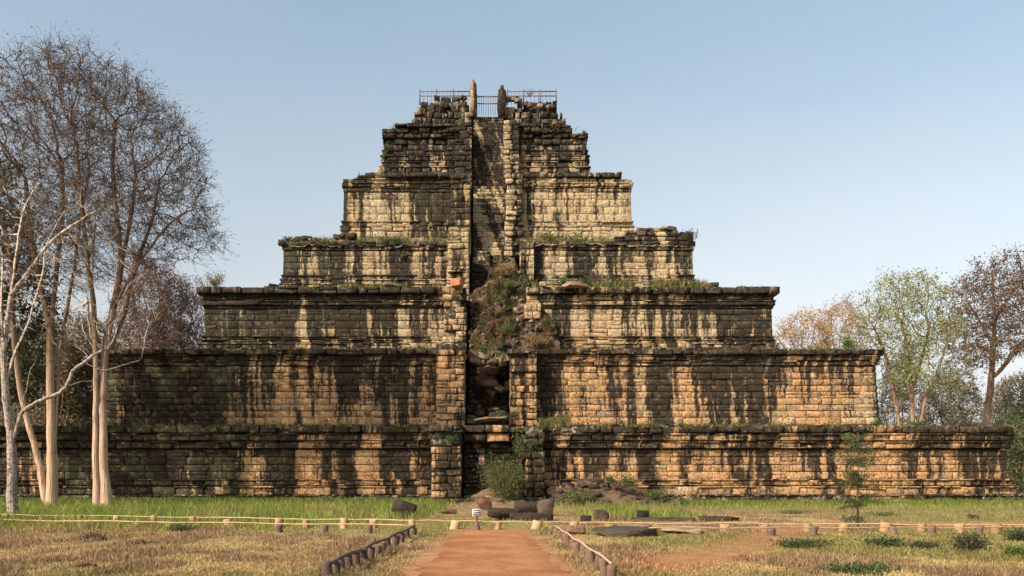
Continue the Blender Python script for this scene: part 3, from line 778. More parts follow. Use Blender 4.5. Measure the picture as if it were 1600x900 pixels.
# right side: tall russet tree, green tree, yellow trees
Yr = 85.
st = [Wl([(1534, 770), (1541, 660), (1548, 600), (1552, 540), (1553, 480), (1550, 430)], Yr), Wl([(1550, 592), (1572, 568), (1588, 545), (1606, 528), (1640, 505)], Yr),
      Wl([(1552, 540), (1530, 500, 2), (1510, 470, 2)], Yr), Wl([(1553, 500), (1580, 460, -2), (1600, 430, -2)], Yr)]
gr = Grower(st, poly_pts([(1488, 480), (1500, 442), (1530, 427), (1548, 398), (1575, 400), (1585, 425), (1610, 412), (1650, 410), (1700, 470)], [(1488, 540), (1500, 560), (1540, 575), (1600, 540), (1700, 560)], 1300, Yr, 6, .1), .5, 5, .62, 50, .03, .16)
RUS = [(.20, .11, .08), (.15, .085, .07), (.24, .15, .09), (.12, .09, .06), (.09, .10, .05)]
make_tree('russet_tree', 'tall tree with pale trunk and purplish brown crown beyond the right wall end', 'tree', W(1534, 770, Yr), gr, .02, M_PALE, None, .2, dict(per=3, length=.9, w=.012, spread=.8, up=.1, sub=1, c=(.17, .12, .1, 1)), dict(size=.21, cols=RUS, frac=1., rep=4, sd=.2), thick=1.1)
Yg = 79.
st = [Wl([(1428, 770), (1426, 660), (1424, 610), (1420, 560), (1410, 510)], Yg), Wl([(1409, 770, 1), (1404, 660, 1), (1396, 610, 1), (1385, 560, 1), (1370, 520, 0)], Yg), Wl([(1424, 610), (1440, 560, -1), (1452, 510, -2)], Yg), Wl([(1434, 770, -1), (1440, 650, -1), (1462, 590, -1), (1478, 540, -1)], Yg)]
gr = Grower(st, poly_pts([(1328, 500), (1340, 462), (1365, 452), (1385, 432), (1410, 436), (1440, 440), (1470, 452), (1480, 480), (1500, 520)], [(1328, 530), (1370, 610), (1420, 600), (1480, 620), (1500, 560)], 1100, Yg, 6, .1), .5, 5, .65, 50, .04, .16)
YG = [(.26, .30, .08), (.20, .24, .07), (.33, .34, .09), (.27, .22, .11), (.17, .20, .07)]
make_tree('green_tree', 'many-stemmed tree with sparse yellow green leaves beyond the right side of the second tier', 'tree', W(1428, 770, Yg), gr, .021, M_DARKBARK, None, .2, dict(per=3, length=.8, w=.012, spread=.8, up=.15, sub=1, c=(.24, .18, .13, 1)), dict(size=.18, cols=YG, rep=5, sd=.24, clump=(.45, .47)), thick=1.05)
YO = [(.58, .33, .08), (.50, .26, .12), (.46, .30, .09), (.56, .40, .11), (.42, .26, .18)]
def small_tree(name, label, Y, x0, x1, ytop, ybot, nst, natt, cols, lsize, rep, frac, bark, twc, cat='tree', group=None, clump=0, tip=.024, base=None, per=3):
    xc = (x0 + x1) / 2; yb = HY + EYE * F / Y - 1 if base is None else base
    st = []
    for q in range(nst):
        a = xc + (x1 - x0) * random.uniform(-.08, .08); b = x0 + (x1 - x0) * (q + .5) / nst
        st.append(Wl([(a, yb, random.uniform(-.5, .5)), (a + (b - a) * .15, yb + (ybot - yb) * .5), (a + (b - a) * .45, ybot), (b, ybot + (ytop - ybot) * .45, random.uniform(-2, 2))], Y))
    xs = np.linspace(x0, x1, 9); ed = np.sqrt(np.clip(1 - ((xs - xc) / ((x1 - x0) * .52)) ** 2, 0, 1))
    top = [(float(a), ybot + (ytop - ybot) * (.25 + .75 * e) + random.uniform(-1, 1) * (ybot - ytop) * .07) for a, e in zip(xs, ed)]
    bot = [(float(a), ybot + (ytop - ybot) * .22 * (1 - e)) for a, e in zip(xs, ed)]
    dep = (x1 - x0) * .45 * Y / F
    gr = Grower(st, poly_pts(top, bot, natt, Y, dep, .1), .55, 6, .75, 45, .05, .16)
    return make_tree(name, label, cat, W(xc, yb, Y), gr, tip, bark, group, .2, dict(per=per + 3, length=.9, w=.017, spread=.8, up=.15, sub=1, c=twc), dict(size=lsize * 1.15, cols=cols, rep=rep * 2, frac=frac, sd=.25, clump=clump) if cols is not None else None)
tb = (.26, .19, .14, 1)
small_tree('yellow_tree', 'orange leaved tree directly right of the third tier end', 92, 1205, 1300, 488, 560, 5, 420, YO, .16, 2, .8, M_DARKBARK, tb)
small_tree('yellow_tree', 'golden tree with pinkish bare tips between the orange tree and the green tree', 95, 1275, 1352, 468, 560, 5, 460, YO + [(.30, .17, .12)], .16, 2, .8, M_DARKBARK, tb)
BR = [(.18, .135, .085), (.22, .16, .10), (.13, .12, .07), (.25, .19, .11)]
GB = [(.16, .15, .075), (.19, .16, .09), (.12, .125, .06), (.23, .18, .105)]
small_tree('undergrowth_tree', 'low brown thicket tree filling the gap under the green tree', 100, 1370, 1450, 560, 690, 5, 420, BR, .2, 2, .8, M_DARKBARK, tb)
small_tree('undergrowth_tree', 'grey green low tree left of the russet trunk', 104, 1440, 1535, 575, 690, 5, 460, GB, .2, 3, .8, M_DARKBARK, tb)
small_tree('undergrowth_tree', 'grey green low tree right of the russet trunk', 98, 1540, 1650, 590, 700, 5, 460, GB, .2, 3, .7, M_DARKBARK, tb)
small_tree('thicket_bush', 'green bush at the right end of the lowest wall', 70, 1556, 1640, 655, 765, 7, 420, [(.07, .10, .035), (.10, .13, .05)], .16, 4, .9, M_DARKBARK, tb, 'bush')
small_tree('thicket_bush', 'dull green bush seen past the corner of the lowest wall', 92, 1540, 1650, 640, 762, 6, 420, GB, .18, 4, 1., M_DARKBARK, tb, 'bush')
small_tree('bare_thicket', 'pale bare thicket above the right edge of the lowest tier', 112, 1590, 1700, 540, 690, 5, 420, None, .1, 1, .5, M_DARKBARK, (.34, .27, .22, 1), per=5)
# left background, behind the second and third tier ends
small_tree('background_tree', 'leafless reddish tree just left of the third tier end', 92, 232, 345, 425, 640, 5, 620, [(.22, .135, .1), (.17, .11, .08)], .15, 3, .8, M_DARKBARK, (.26, .17, .14, 1), per=5)
small_tree('background_tree', 'leafless brown tree showing between the double pale trunk and the third tier', 88, 170, 288, 395, 640, 6, 760, [(.22, .14, .1), (.17, .11, .08)], .15, 3, .8, M_DARKBARK, (.25, .17, .13, 1), per=5)
small_tree('background_tree', 'brown leafed tree behind the double pale trunk', 80, 80, 195, 500, 700, 6, 640, [(.24, .155, .09), (.19, .125, .075), (.16, .14, .07)], .2, 4, .9, M_DARKBARK, tb)
small_tree('background_tree', 'dim green tree behind the leaning pale stem', 76, 20, 125, 505, 700, 6, 560, [(.20, .15, .085), (.15, .135, .07), (.22, .15, .09)], .2, 4, .9, M_DARKBARK, tb)
small_tree('background_tree', 'dim green tree at the left edge behind the slender spotted tree', 82, -70, 50, 470, 700, 5, 520, GB, .2, 3, .8, M_DARKBARK, tb)
small_tree('background_tree', 'pale brown tree low behind the left shoulder of the second tier', 98, 175, 330, 505, 660, 6, 600, [(.22, .15, .11), (.17, .12, .09)], .15, 1, .7, M_DARKBARK, (.3, .22, .17, 1), per=4)

# far woods closing the horizon beyond the trees
g = Geo(); n = 26000; a = RNG.uniform(-1, 1, n); X = np.sign(a) * (46 + np.abs(a) * 330); Yf = 128 + RNG.random(n) * 50
top = 5 + 7 * fbm(np.stack([X * .07, Yf * .05, X * 0], -1), 71); Z = top * RNG.random(n) ** .7
leaves(g, np.stack([X, Yf, Z], -1), 1.1, [(.16, .14, .08), (.13, .13, .065), (.20, .16, .10), (.11, .115, .06)], .5, .6)
tag(g.build('far_woods', M_LEAF), 'far off low woods closing the horizon beyond the pyramid', 'woods', kind='stuff')
# ------------------------------------------------------------------ plants on and around the pyramid
def bush(name, label, px, py, Y, wpx, hpx, cols, n, lsize, cat='bush', group=None, stems=7, stemc=(.2, .14, .08, 1), asp=.5, up=.6):
    """a clump of leafy shoots; px, py = foot, wpx/hpx = size in photo pixels"""
    b = W(px, py, Y); w, h = wpx * Y / F / 2, hpx * Y / F
    root = empty(name, b); tag(root, label, cat, group)
    g = Geo(); pts = []
    for q in range(stems):
        th = RNG.uniform(0, 2 * math.pi); e = RNG.uniform(.25, 1) ** .7; hh_ = h * RNG.uniform(.55, 1.0) * (1 - .35 * e)
        p2 = np.array([math.cos(th) * w * e, math.sin(th) * w * e * .8, hh_]); p1 = p2 * [.4, .4, up]
        t = np.linspace(0, 1, 7)[:, None]; c = (1 - t) ** 2 * 0 + 2 * t * (1 - t) * p1 + t * t * p2
        g.tube(c, np.linspace(.022, .006, 7) * min(1.5, max(.5, h)), 4, stemc, caps=False)
        m = max(4, n // stems); tt = RNG.uniform(.2, 1, m)[:, None]
        pts.append((2 * tt * (1 - tt) * p1 + tt * tt * p2) + RNG.normal(0, 1, (m, 3)) * [w * .22, w * .22, h * .13])
    o = g.build('stems', M_COL, root); o.location = (0, 0, 0)
    p = np.concatenate(pts); p[:, 2] = np.maximum(p[:, 2], .02)
    g = Geo(); leaves(g, p, lsize, cols, .02, asp, -.2); g.build('leaves', M_LEAF, root).location = (0, 0, 0)
    return root
G1 = [(.06, .11, .025), (.09, .15, .035), (.045, .08, .02)]
G2 = [(.13, .16, .05), (.10, .13, .04), (.17, .18, .06), (.08, .10, .035)]
G3 = [(.05, .07, .03), (.07, .09, .035), (.035, .05, .02)]
ST = [(.36, .24, .09), (.30, .20, .08), (.24, .20, .07)]
bush('stair_bush', 'large feathery olive green bush growing in the mouth of the lowest stair', 786, 784, 50.9, 84, 78, [(.12, .145, .045), (.09, .115, .035), (.145, .15, .055), (.07, .085, .03)], 9000, .11, stems=30, asp=.32, up=.75)
bush('vine_bush', 'leafy creeper spilling over the broken top of the right cheek of the lowest stair', 818, 712, 52.1, 44, 40, G2 + G1, 900, .12, stems=9)
bush('ledge_bush', 'small plant on the broken top of the left cheek of the lowest stair', 704, 690, 51.7, 20, 14, G1, 240, .1)
bush('ledge_bush', 'dark plant at the foot of the left cheek beside the big stair bush', 735, 786, 50.9, 34, 14, G3, 260, .1)
bush('ledge_bush', 'leafy clump on the ledge at the foot of the right cheek of the second flight', 878, 664, 56.9, 34, 22, G1 + ST, 420, .13)
bush('ledge_bush', 'green tuft on the sill inside the dark second stair opening', 783, 658, 57.4, 26, 20, G1, 300, .12)
bush('ledge_bush', 'round green bush on the top of the third tier right of the stair', 879, 447, 63.6, 22, 17, G1, 420, .12)
bush('ledge_bush', 'dark green bush near the edge of the third tier, right of the round bush', 916, 451, 63.8, 26, 18, G3, 320, .12)
bush('ledge_bush', 'bush hanging on the left cheek beside the third flight', 712, 470, 62.6, 16, 18, G1, 220, .12)
bush('ledge_bush', 'small green plant rooted in the wall of the fourth tier left of the stair', 628, 403, 67.9, 14, 15, G1, 160, .12)
bush('ledge_bush', 'spreading dark plant on the right shoulder of the fourth tier end', 1078, 378, 68.0, 26, 20, G3, 360, .14)
bush('summit_bush', 'small round bush sticking out at the right end of the sixth tier', 914, 214, 75.2, 10, 11, G1, 170, .12)
bush('summit_bush', 'yellow green plant on the sixth tier right of the stair under the summit wall', 866, 207, 75.4, 30, 15, G2, 320, .13)
bush('summit_bush', 'plants clinging to the broken right edge of the sixth tier', 913, 240, 75.2, 12, 26, G3, 260, .13)
bush('summit_bush', 'dark plants clinging to the left edge of the sixth tier', 603, 238, 75.0, 12, 18, G1, 200, .13)
bush('summit_bush', 'tiny green plant on top of the left corner of the sixth tier', 614, 206, 75.1, 10, 7, G1, 110, .12)
bush('summit_bush', 'grey twiggy bush behind the right summit railing', 827, 152, 79, 20, 18, [(.2, .17, .15)], 90, .08, stems=16)
bush('corner_bush', 'pale yellowish bush on the left corner of the third tier top', 336, 449, 64.4, 34, 30, [(.25, .24, .12), (.19, .20, .08), (.3, .25, .14)], 700, .12, stems=18)
bush('corner_bush', 'green plant at the left corner of the fourth tier top', 452, 379, 68.2, 18, 12, G1, 260, .13)
bush('wall_bush', 'bright green bush on the second tier top near its right end', 1325, 545, 58.6, 20, 18, G1, 420, .12)
bush('wall_bush', 'clump of weeds on the lowest tier top beside the second tier end', 1376, 667, 53.6, 30, 12, G1, 300, .12)
bush('wall_bush', 'bushy weeds on the lowest tier top under the green tree', 1432, 667, 53.8, 24, 11, G1, 260, .12)
bush('wall_bush', 'thin hanging weed at the lowest wall cornice in front of the second tier', 1328, 690, 52.4, 34, 20, G2, 260, .1)
bush('rubble_bush', 'green plant on top of the rubble heap, left of its pair', 952, 752, 50.4, 14, 10, G1, 200, .11)
bush('rubble_bush', 'taller leafy plant on top of the rubble heap by the lowest wall', 985, 760, 50.2, 40, 20, G1 + G2, 620, .11, stems=12)
bush('rubble_bush', 'low plants at the right foot of the rubble heap', 1065, 792, 50.2, 60, 22, G2, 620, .1, stems=14)
bush('rubble_bush', 'low plants between the right cheek and the rubble heap', 892, 790, 49.6, 40, 18, G2, 420, .1, stems=10)
bush('rubble_bush', 'reddish dry plant on the rubble heap under the sunlit wall', 968, 762, 50.3, 34, 13, [(.26, .14, .07), (.2, .12, .06), (.12, .13, .05)], 420, .1, stems=14)
bush('rubble_bush', 'broad weeds hanging over the right half of the rubble heap', 1025, 778, 49.8, 60, 20, G2 + G1, 760, .1, stems=18)
bush('rubble_bush', 'weeds between the dark blocks at the left foot of the rubble heap', 900, 784, 48.9, 46, 22, G2, 760, .1, stems=14)
bush('rubble_bush', 'weeds growing among the dark slabs below the stair bush', 812, 800, 48.5, 44, 14, G2, 520, .1, stems=14)
bush('slope_bush', 'green shrub in the middle of the collapsed stair slope', 792, 520, 61.0, 26, 18, G1 + G2, 420, .12)
bush('slope_bush', 'dark green shrub at the right edge of the collapsed stair slope', 858, 512, 61.0, 26, 20, G3 + G2, 420, .12)
bush('slope_bush', 'grass green shrub near the top of the collapsed stair slope', 800, 448, 64.5, 34, 18, G2, 460, .12)
bush('slope_bush', 'yellow dry shrub at the very top of the collapsed stair slope', 790, 426, 66.2, 34, 20, ST, 520, .12)
bush('slope_bush', 'rusty dry shrub at the lower right of the collapsed stair slope', 838, 540, 59.6, 50, 22, [(.28, .17, .07), (.22, .12, .06), (.2, .17, .06)], 620, .12)
bush('slope_bush', 'leafy shrub above the dark second stair opening', 757, 552, 59.2, 34, 20, G2 + G1, 460, .12)
bush('ledge_bush', 'dark weeds on the fourth tier top between stair and right shoulder', 905, 378, 68.6, 60, 14, G1 + G3, 620, .13)
bush('ledge_bush', 'bright weeds on the fourth tier top close to the right stair cheek', 858, 376, 68.6, 44, 16, G2 + G1, 560, .13)
bush('ledge_bush', 'dark weeds along the fourth tier top left of the stair', 612, 380, 68.4, 60, 14, G1 + G3, 620, .13)
bush('ledge_bush', 'dry rusty weeds on the third tier top under the dark fourth tier shoulder', 1030, 455, 63.4, 80, 16, [(.26, .16, .07), (.2, .15, .06), (.13, .14, .05)], 720, .12)
bush('tree_foot_plant', 'bright green leafy clump at the foot of the slender spotted tree', 8, 824, 28.4, 44, 20, [(.10, .2, .03), (.07, .15, .025)], 700, .11, stems=16)
for (px, py, w, h, lab, cols) in [
    (1255, 856, 92, 15, 'wide dark green weed patch beside the bare dirt patch', G3), (1375, 853, 72, 15, 'dark weed patch with bright leaves below the feathery sapling', G3 + G1),
    (1440, 856, 60, 10, 'flat weed strip between the sapling and the tall dark weed', G3), (1515, 864, 56, 36, 'tall dark weed standing at the right, in front of the barrier', G3 + [(.11, .09, .05)]),
    (1590, 846, 60, 26, 'dark weed bush at the right edge in front of the barrier', G3), (1345, 897, 150, 16, 'broad green ground herb at the bottom of the view under the weed patches', G1 + G3),
    (1590, 872, 40, 18, 'bright green weed at the right edge', G1), (1250, 882, 26, 8, 'small bright weed in the straw below the wide weed patch', G1),
    (1522, 812, 24, 9, 'dark weed just behind the right log barrier', G3), (1240, 803, 80, 8, 'green strip of weeds between barrier and right wall', G1), (1378, 806, 50, 7, 'short weeds under the lit right wall, behind the sapling', G1),
    (150, 846, 44, 14, 'dark dry weed clump in the straw at the left', [(.12, .08, .05), (.08, .06, .04)]), (210, 852, 60, 8, 'low dark weed clump right of the dry clump at the left', [(.12, .09, .05), (.08, .07, .04)]),
    (285, 830, 50, 12, 'dark green weeds at the foot of the left barrier', G3), (130, 890, 40, 8, 'small dry weed clump near the bottom left', [(.14, .09, .05)])]:
    bush('weed_clump', lab, px, py, F * EYE / (py - HY), w, h, cols, int(260 + w * h * .55), .06, 'weeds', stems=14, asp=.45)
# feathery sapling
def sapling(px, py, Y, hpx):
    b = W(px, py, Y); h = hpx * Y / F; root = empty('feathery_sapling', b)
    tag(root, 'slim sapling with layered feathery dark green branches in front of the lit right wall', 'sapling')
    g = Geo(); g.tube([(0, 0, 0), (-.03, 0, h * .3), (.02, .02, h * .6), (0, 0, h)], [.035, .028, .018, .006], 6, (.17, .12, .08, 1))
    P = []
    for z, l in [(.12, .45), (.26, .75), (.30, .6), (.45, .85), (.50, 1.05), (.55, .7), (.66, .9), (.72, .6), (.80, .65), (.88, .4), (.96, .3)]:
        for q in range(5):
            th = RNG.uniform(0, 6.28); ln = l * RNG.uniform(.5, 1.15); d = np.array([math.cos(th), math.sin(th), RNG.uniform(-.05, .5)])
            t = np.linspace(0, 1, 5)[:, None]; c = np.array([0, 0, z * h]) + d * ln * t - [0, 0, .12] * t * t
            g.tube(c, np.linspace(.008, .003, 5), 3, (.15, .11, .07, 1), caps=False)
            m = int(230 * ln); tt = RNG.uniform(.15, 1, m)[:, None]
            P.append(np.array([0, 0, z * h]) + d * ln * tt - [0, 0, .12] * tt * tt + RNG.normal(0, 1, (m, 3)) * [.08, .08, .035])
    g.build('stem', M_COL, root); g = Geo(); leaves(g, np.concatenate(P), .06, G3 + [(.08, .10, .03)], .015, .35, .1); g.build('leaves', M_LEAF, root)
sapling(1341, 828, 25.4, 152)

# tufts along the ledges (uncountable) and debris banks
def ledge(px0, px1, py, Y, n, hpx, jy=.5, cols=G1 + G2 + ST, slope=0., jp=3):
    px = RNG.uniform(px0, px1, n); k = vnoise(np.stack([px * .06, px * 0, px * 0 + py], -1), 5) + RNG.normal(0, .12, n) > .42; px = px[k]
    f = RNG.random(len(px)); Yv = Y + f * jy
    X = (px - CX) * Y / F; Z = np.full(len(px), EYE + (HY - py) * Y / F) + f * slope + RNG.uniform(-1, 1, len(px)) * jp * Y / F * .3
    c = np.asarray(cols)[RNG.integers(0, len(cols), len(px))] * RNG.uniform(.6, 1.3, (len(px), 1))
    return X, Yv, Z, hpx * Y / F * RNG.uniform(.3, 1.2, len(px)), c
L_ = [ledge(170, 665, 667, 52.6, 900, 8), ledge(850, 1375, 667, 52.6, 1600, 8), ledge(1000, 1580, 667, 52.6, 700, 6, .5), ledge(325, 690, 547, 58.3, 500, 6), ledge(880, 1370, 547, 58.3, 900, 7),
      ledge(445, 690, 449, 63.3, 900, 10), ledge(830, 1110, 449, 63.4, 2600, 13, 1.5, slope=.4), ledge(1110, 1215, 449, 63.4, 120, 6),
      ledge(450, 695, 383, 68.3, 3600, 11, 3., slope=1.0), ledge(818, 1060, 383, 68.3, 4200, 11, 3., slope=1.0), ledge(560, 700, 275, 72.2, 400, 8, 1.5), ledge(820, 970, 272, 72.2, 300, 6, 1.5),
      ledge(735, 880, 560, 58.8, 1200, 12), ledge(730, 800, 660, 57.4, 300, 9), ledge(840, 905, 665, 55.5, 900, 16, 2., G1 + ST), ledge(600, 700, 196, 75.2, 160, 6, 1.), ledge(815, 900, 204, 75.2, 500, 10, 1.)]
X, Yv, Z, H, C = [np.concatenate(v) for v in zip(*L_)]
tag(blades('ledge_grass', X, Yv, Z, H, C, .012, .7), 'tufts of grass and weeds growing along the ledges of the pyramid', 'grass', kind='stuff')
# wall-foot grass: taller blades right against the base
n = 16000; px = RNG.uniform(-60, 1640, n); Yf = RNG.uniform(49.5, 52.2, n); X = (px - CX) * 52 / F
k = (px < 672) | (px > 860); X, Yf = X[k], Yf[k]; n = len(X)
c = np.array([[.12, .19, .03], [.16, .22, .04], [.22, .22, .06]])[RNG.integers(0, 3, n)] * RNG.uniform(.6, 1.2, (n, 1))
H = RNG.uniform(.12, .5, n) * np.where(X < 0, 1.1, .75)
tag(blades('wall_grass', X, Yf, np.zeros(n), H, c, .01, .5), 'taller green grass growing along the foot of the lowest wall', 'grass', kind='stuff')

# ------------------------------------------------------------------ stones
def rock_mesh(seed, flat=.7, cuts=9):
    rs = np.random.default_rng(seed)
    import bmesh
    bm = bmesh.new(); bmesh.ops.create_cube(bm, size=2.0)
    bmesh.ops.subdivide_edges(bm, edges=bm.edges[:], cuts=6, use_grid_fill=True)
    v = np.array([p.co[:] for p in bm.verts]); f = np.array([[q.index for q in e.verts] for e in bm.faces]); bm.free()
    for _ in range(cuts):                             # chop corners off with random planes
        nrm = rs.normal(0, 1, 3); nrm /= np.linalg.norm(nrm); d = rs.uniform(.78, 1.2)
        s_ = v @ nrm - d; v = v - np.clip(s_, 0, None)[:, None] * nrm
    v = v + ((fbm(v * 1.6 + seed * 9, seed) - .5) * .13)[:, None] * v / (np.linalg.norm(v, axis=1)[:, None] + 1e-6)
    v = v + rs.normal(0, .018, v.shape); v[:, 2] *= flat
    return v, f
ROCKS = [rock_mesh(q, fl, ct) for q, (fl, ct) in enumerate([(.6, 6), (.8, 10), (.45, 5), (.7, 14), (.55, 8), (.9, 12)])]
RM = {}
def stone(label, px, py, Y, w, h, col, rz=None, tilt=.12, name='fallen_stone', group=None, depth=None):
    """a loose stone whose foot is at photo point (px, py) at distance Y, w x h photo pixels"""
    i = random.randrange(len(ROCKS)); key = (i, col)
    v, f = ROCKS[i]
    if key not in RM: RM[key] = mesh(name, v, [f], M_ROCK, attrs={'col': np.tile(np.array(list(col) + [1.]), (len(v), 1))}); o = RM[key]
    else: o = RM[key].copy(); COL.objects.link(o)
    o.name = name
    p = W(px, py, Y); sx = w * Y / F / 2; sz = h * Y / F / 2 / np.abs(v[:, 2]).max()
    o.scale = (sx, depth or sx * random.uniform(.6, 1.), sz); o.location = (p[0], p[1], p[2] + h * Y / F / 2 * .85)
    o.rotation_euler = (random.uniform(-tilt, tilt), random.uniform(-tilt, tilt), random.uniform(-.5, .5) if rz is None else rz)
    tag(o, label, 'stone', group); return o
DK = (.05, .037, .027); BN = (.115, .08, .055); LT = (.38, .27, .165); RD = (.13, .07, .045)
def gd(py): return F * EYE / (py - HY)
for (lab, px, py, w, h, c, rz, tl) in [
    ('pointed dark boulder in the green grass left of the path', 628, 808, 36, 24, DK, .3, .5), ('round black boulder in the green grass behind the right barrier', 1005, 814, 18, 18, (.025, .022, .02), 0, .1),
    ('black stone just behind the corner of the right path barrier', 915, 818, 16, 14, (.03, .026, .022), 0, .2), ('squared brown stone block upright in front of the rubble heap', 940, 814, 22, 20, BN, .1, .05),
    ('big dark slab lying right behind the small notice board', 785, 812, 52, 20, DK, .1, .06), ('tilted pointed dark slab leaning at the foot of the right stair cheek', 851, 806, 26, 30, BN, .2, .5),
    ('rounded dark boulder left of the tilted pointed slab', 826, 803, 44, 22, DK, -.2, .2), ('long flat dark slab in front of the rounded boulder', 830, 813, 66, 13, DK, 0, .05),
    ('brown stone standing behind the notice board', 757, 797, 20, 22, RD, .2, .2), ('small lit stone between the brown stone and the stair bush', 762, 789, 9, 14, LT, .2, .2),
    ('dark block lying right of the brown stone below the stair bush', 776, 796, 24, 14, DK, -.1, .2), ('dark low stone left of the notice board', 700, 803, 26, 8, BN, .1, .1),
    ('long dark slab lying along the right barrier with a pale top', 972, 836, 100, 13, (.085, .066, .05), .05, .03), ('reddish boulder under the right barrier beside the path', 893, 834, 38, 14, (.24, .14, .085), .1, .1),
    ('pale weathered slab lying on the ground at the right barrier', 1064, 832, 60, 9, LT, -.2, .06), ('flat dark stone left of the pale slab, behind the barrier', 1035, 814, 96, 7, BN, 0, .03),
    ('reddish stone post stump at the right end of the long dark slab', 1007, 834, 20, 16, (.26, .15, .10), 0, .05), ('flat dark stones behind the pale slab', 1120, 814, 60, 8, DK, 0, .04),
    ('small dark stone in the grass right of the black boulder', 1092, 806, 16, 7, DK, 0, .1), ('dark stone with lit face in the middle of the rubble heap', 937, 790, 14, 10, LT, 0, .1),
    ('dark stump stone by the end of the left path barrier', 662, 804, 8, 18, BN, 0, .05), ('low brown stone at the wall foot in the left green grass', 615, 785, 16, 9, RD, 0, .1)]:
    Y = gd(py) if py > 796 else 50.2
    if Y > 50.2: Y = 50.2
    stone(lab, px, py if py > 790 else 787.5, Y, w, h, c, rz, tl)
# rubble heap right of the stair foot: dark tumbled blocks
for q in range(110):
    px = random.uniform(868, 1060); t = (px - 868) / 192; top = math.sin(min(1, t * 1.25 + .12) * math.pi) ** .7
    f = random.random(); Y = 49.3 + f * 2.4; zz_ = max(0, f * 1.35 * top - .1)
    py = HY + (EYE - zz_) * F / Y
    stone('dark tumbled block in the rubble heap right of the stair foot', px, py, Y, random.uniform(8, 20), random.uniform(6, 12), random.choice([DK, DK, DK, (.07, .055, .04), BN]), None, .45, group='rubble heap blocks')
def heap(name, label, fn, nu=46, nv=26, mat=None, kind='stuff', col=(.14, .09, .055)):
    u = np.linspace(0, 1, nu); v = np.linspace(0, 1, nv); U, V = np.meshgrid(u, v, indexing='ij'); P = fn(U.ravel(), V.ravel())
    i, j = np.meshgrid(np.arange(nu - 1), np.arange(nv - 1), indexing='ij')
    n1 = fbm(P * 1.7, 41)[:, None]; C = np.array(col) * (.6 + n1 * .9); C = np.concatenate([C, np.ones((len(C), 1))], 1)
    o = mesh(name, P, [np.stack([i * nv + j, (i + 1) * nv + j, (i + 1) * nv + j + 1, i * nv + j + 1], -1).reshape(-1, 4)], M_ROCK, attrs={'col': C})
    tag(o, label, 'rubble', kind=kind); return o
heap('rubble_earth', 'reddish earth mound under the tumbled blocks right of the stair foot', lambda u, v: np.stack([3.6 + u * 7.2, 49.0 + v * 3.3, -.05 + np.clip(np.sin(np.clip(u * 1.15 + .02, 0, 1) * math.pi), 0, 1) ** .8 * v ** .8 * 1.45 + (fbm(np.stack([u * 9, v * 6, u * 0], -1), 4) - .5) * .5], -1), col=(.12, .075, .045))
heap('stair_earth', 'earth and debris bank under the stair bush', lambda u, v: np.stack([-2.0 + u * 4.2, 49.4 + v * 3.4, -.05 + np.sin(u * math.pi) ** .6 * v * .9 + (fbm(np.stack([u * 9, v * 6, u * 0 + 4], -1), 4) - .5) * .3], -1), col=(.17, .115, .065))
# collapsed third flight: slope of small stones and dry grass spilling over the right cheek
def slope(u, v):
    px = 733 + u * 142
    z = WZ(556, 60) + v * (WZ(402, 68.6) - WZ(556, 60))
    Y = 59.6 + v * 8.6
    lim = np.interp(px, [733, 758, 772, 800, 822, 850, 875], [.60, .66, .98, .98, .74, .44, .10])
    h = np.where(v > lim, -(v - lim) * 7, 0)
    X = (px - CX) * (59.6 + np.minimum(v, lim) * 8.6) / F
    r = (fbm(np.stack([u * 14, v * 18, u * 0], -1), 9) - .5)
    return np.stack([X, Y - r * 1.3 + .5 - .6 * np.clip(u - .55, 0, 1) + np.clip(.17 - u, 0, 1) * 9, z + h + r * .9], -1)
heap('rubble_slope', 'collapsed rubble slope with earth covering the third stair flight', slope, 60, 70, col=(.085, .058, .038))
U = RNG.random(900); V = RNG.random(900) ** .9
lim = np.interp(733 + U * 142, [733, 758, 772, 800, 822, 850, 875], [.60, .66, .98, .98, .74, .44, .10]); k = V < lim
P = slope(U[k], V[k]); g = Geo()
for p in P:
    v, f = ROCKS[random.randrange(6)]; s_ = random.uniform(.06, .20) * random.choice([.7, 1, 1.3]); a = random.uniform(0, 6.28)
    vv = v * [s_, s_ * .8, s_ * .8]; vv = np.stack([vv[:, 0] * math.cos(a) - vv[:, 1] * math.sin(a), vv[:, 0] * math.sin(a) + vv[:, 1] * math.cos(a), vv[:, 2]], -1)
    c = np.array(random.choice([(.10, .07, .05), (.07, .055, .042), (.27, .205, .135), (.30, .23, .15), (.14, .08, .055), (.045, .037, .03), (.05, .042, .03)]))
    g.add(vv + p, f, c=list(c) + [1])
tag(g.build('rubble_stones', M_ROCK), 'small loose stones lying all over the collapsed third stair flight', 'rubble', kind='stuff')
n = 13000; U = RNG.random(n); V = RNG.random(n); lim = np.interp(733 + U * 142, [733, 758, 772, 800, 822, 850, 875], [.60, .66, .98, .98, .74, .44, .10])
k = (V < lim) & (vnoise(np.stack([U * 7, V * 9, U * 0], -1), 3) > .5); P = slope(U[k], V[k]); n = len(P)
cols = np.array([(.27, .175, .07), (.20, .14, .06), (.22, .16, .06), (.10, .12, .035), (.22, .12, .06)]); c = .72 * cols[np.minimum((vnoise(P * .8, 8) * 6).astype(int), 4)] * RNG.uniform(.6, 1.3, (n, 1))
tag(blades('slope_grass', P[:, 0], P[:, 1] - .1, P[:, 2], RNG.uniform(.12, .42, n), c, .012, .9), 'dry brown grass and weeds on the collapsed stair slope', 'grass', kind='stuff')
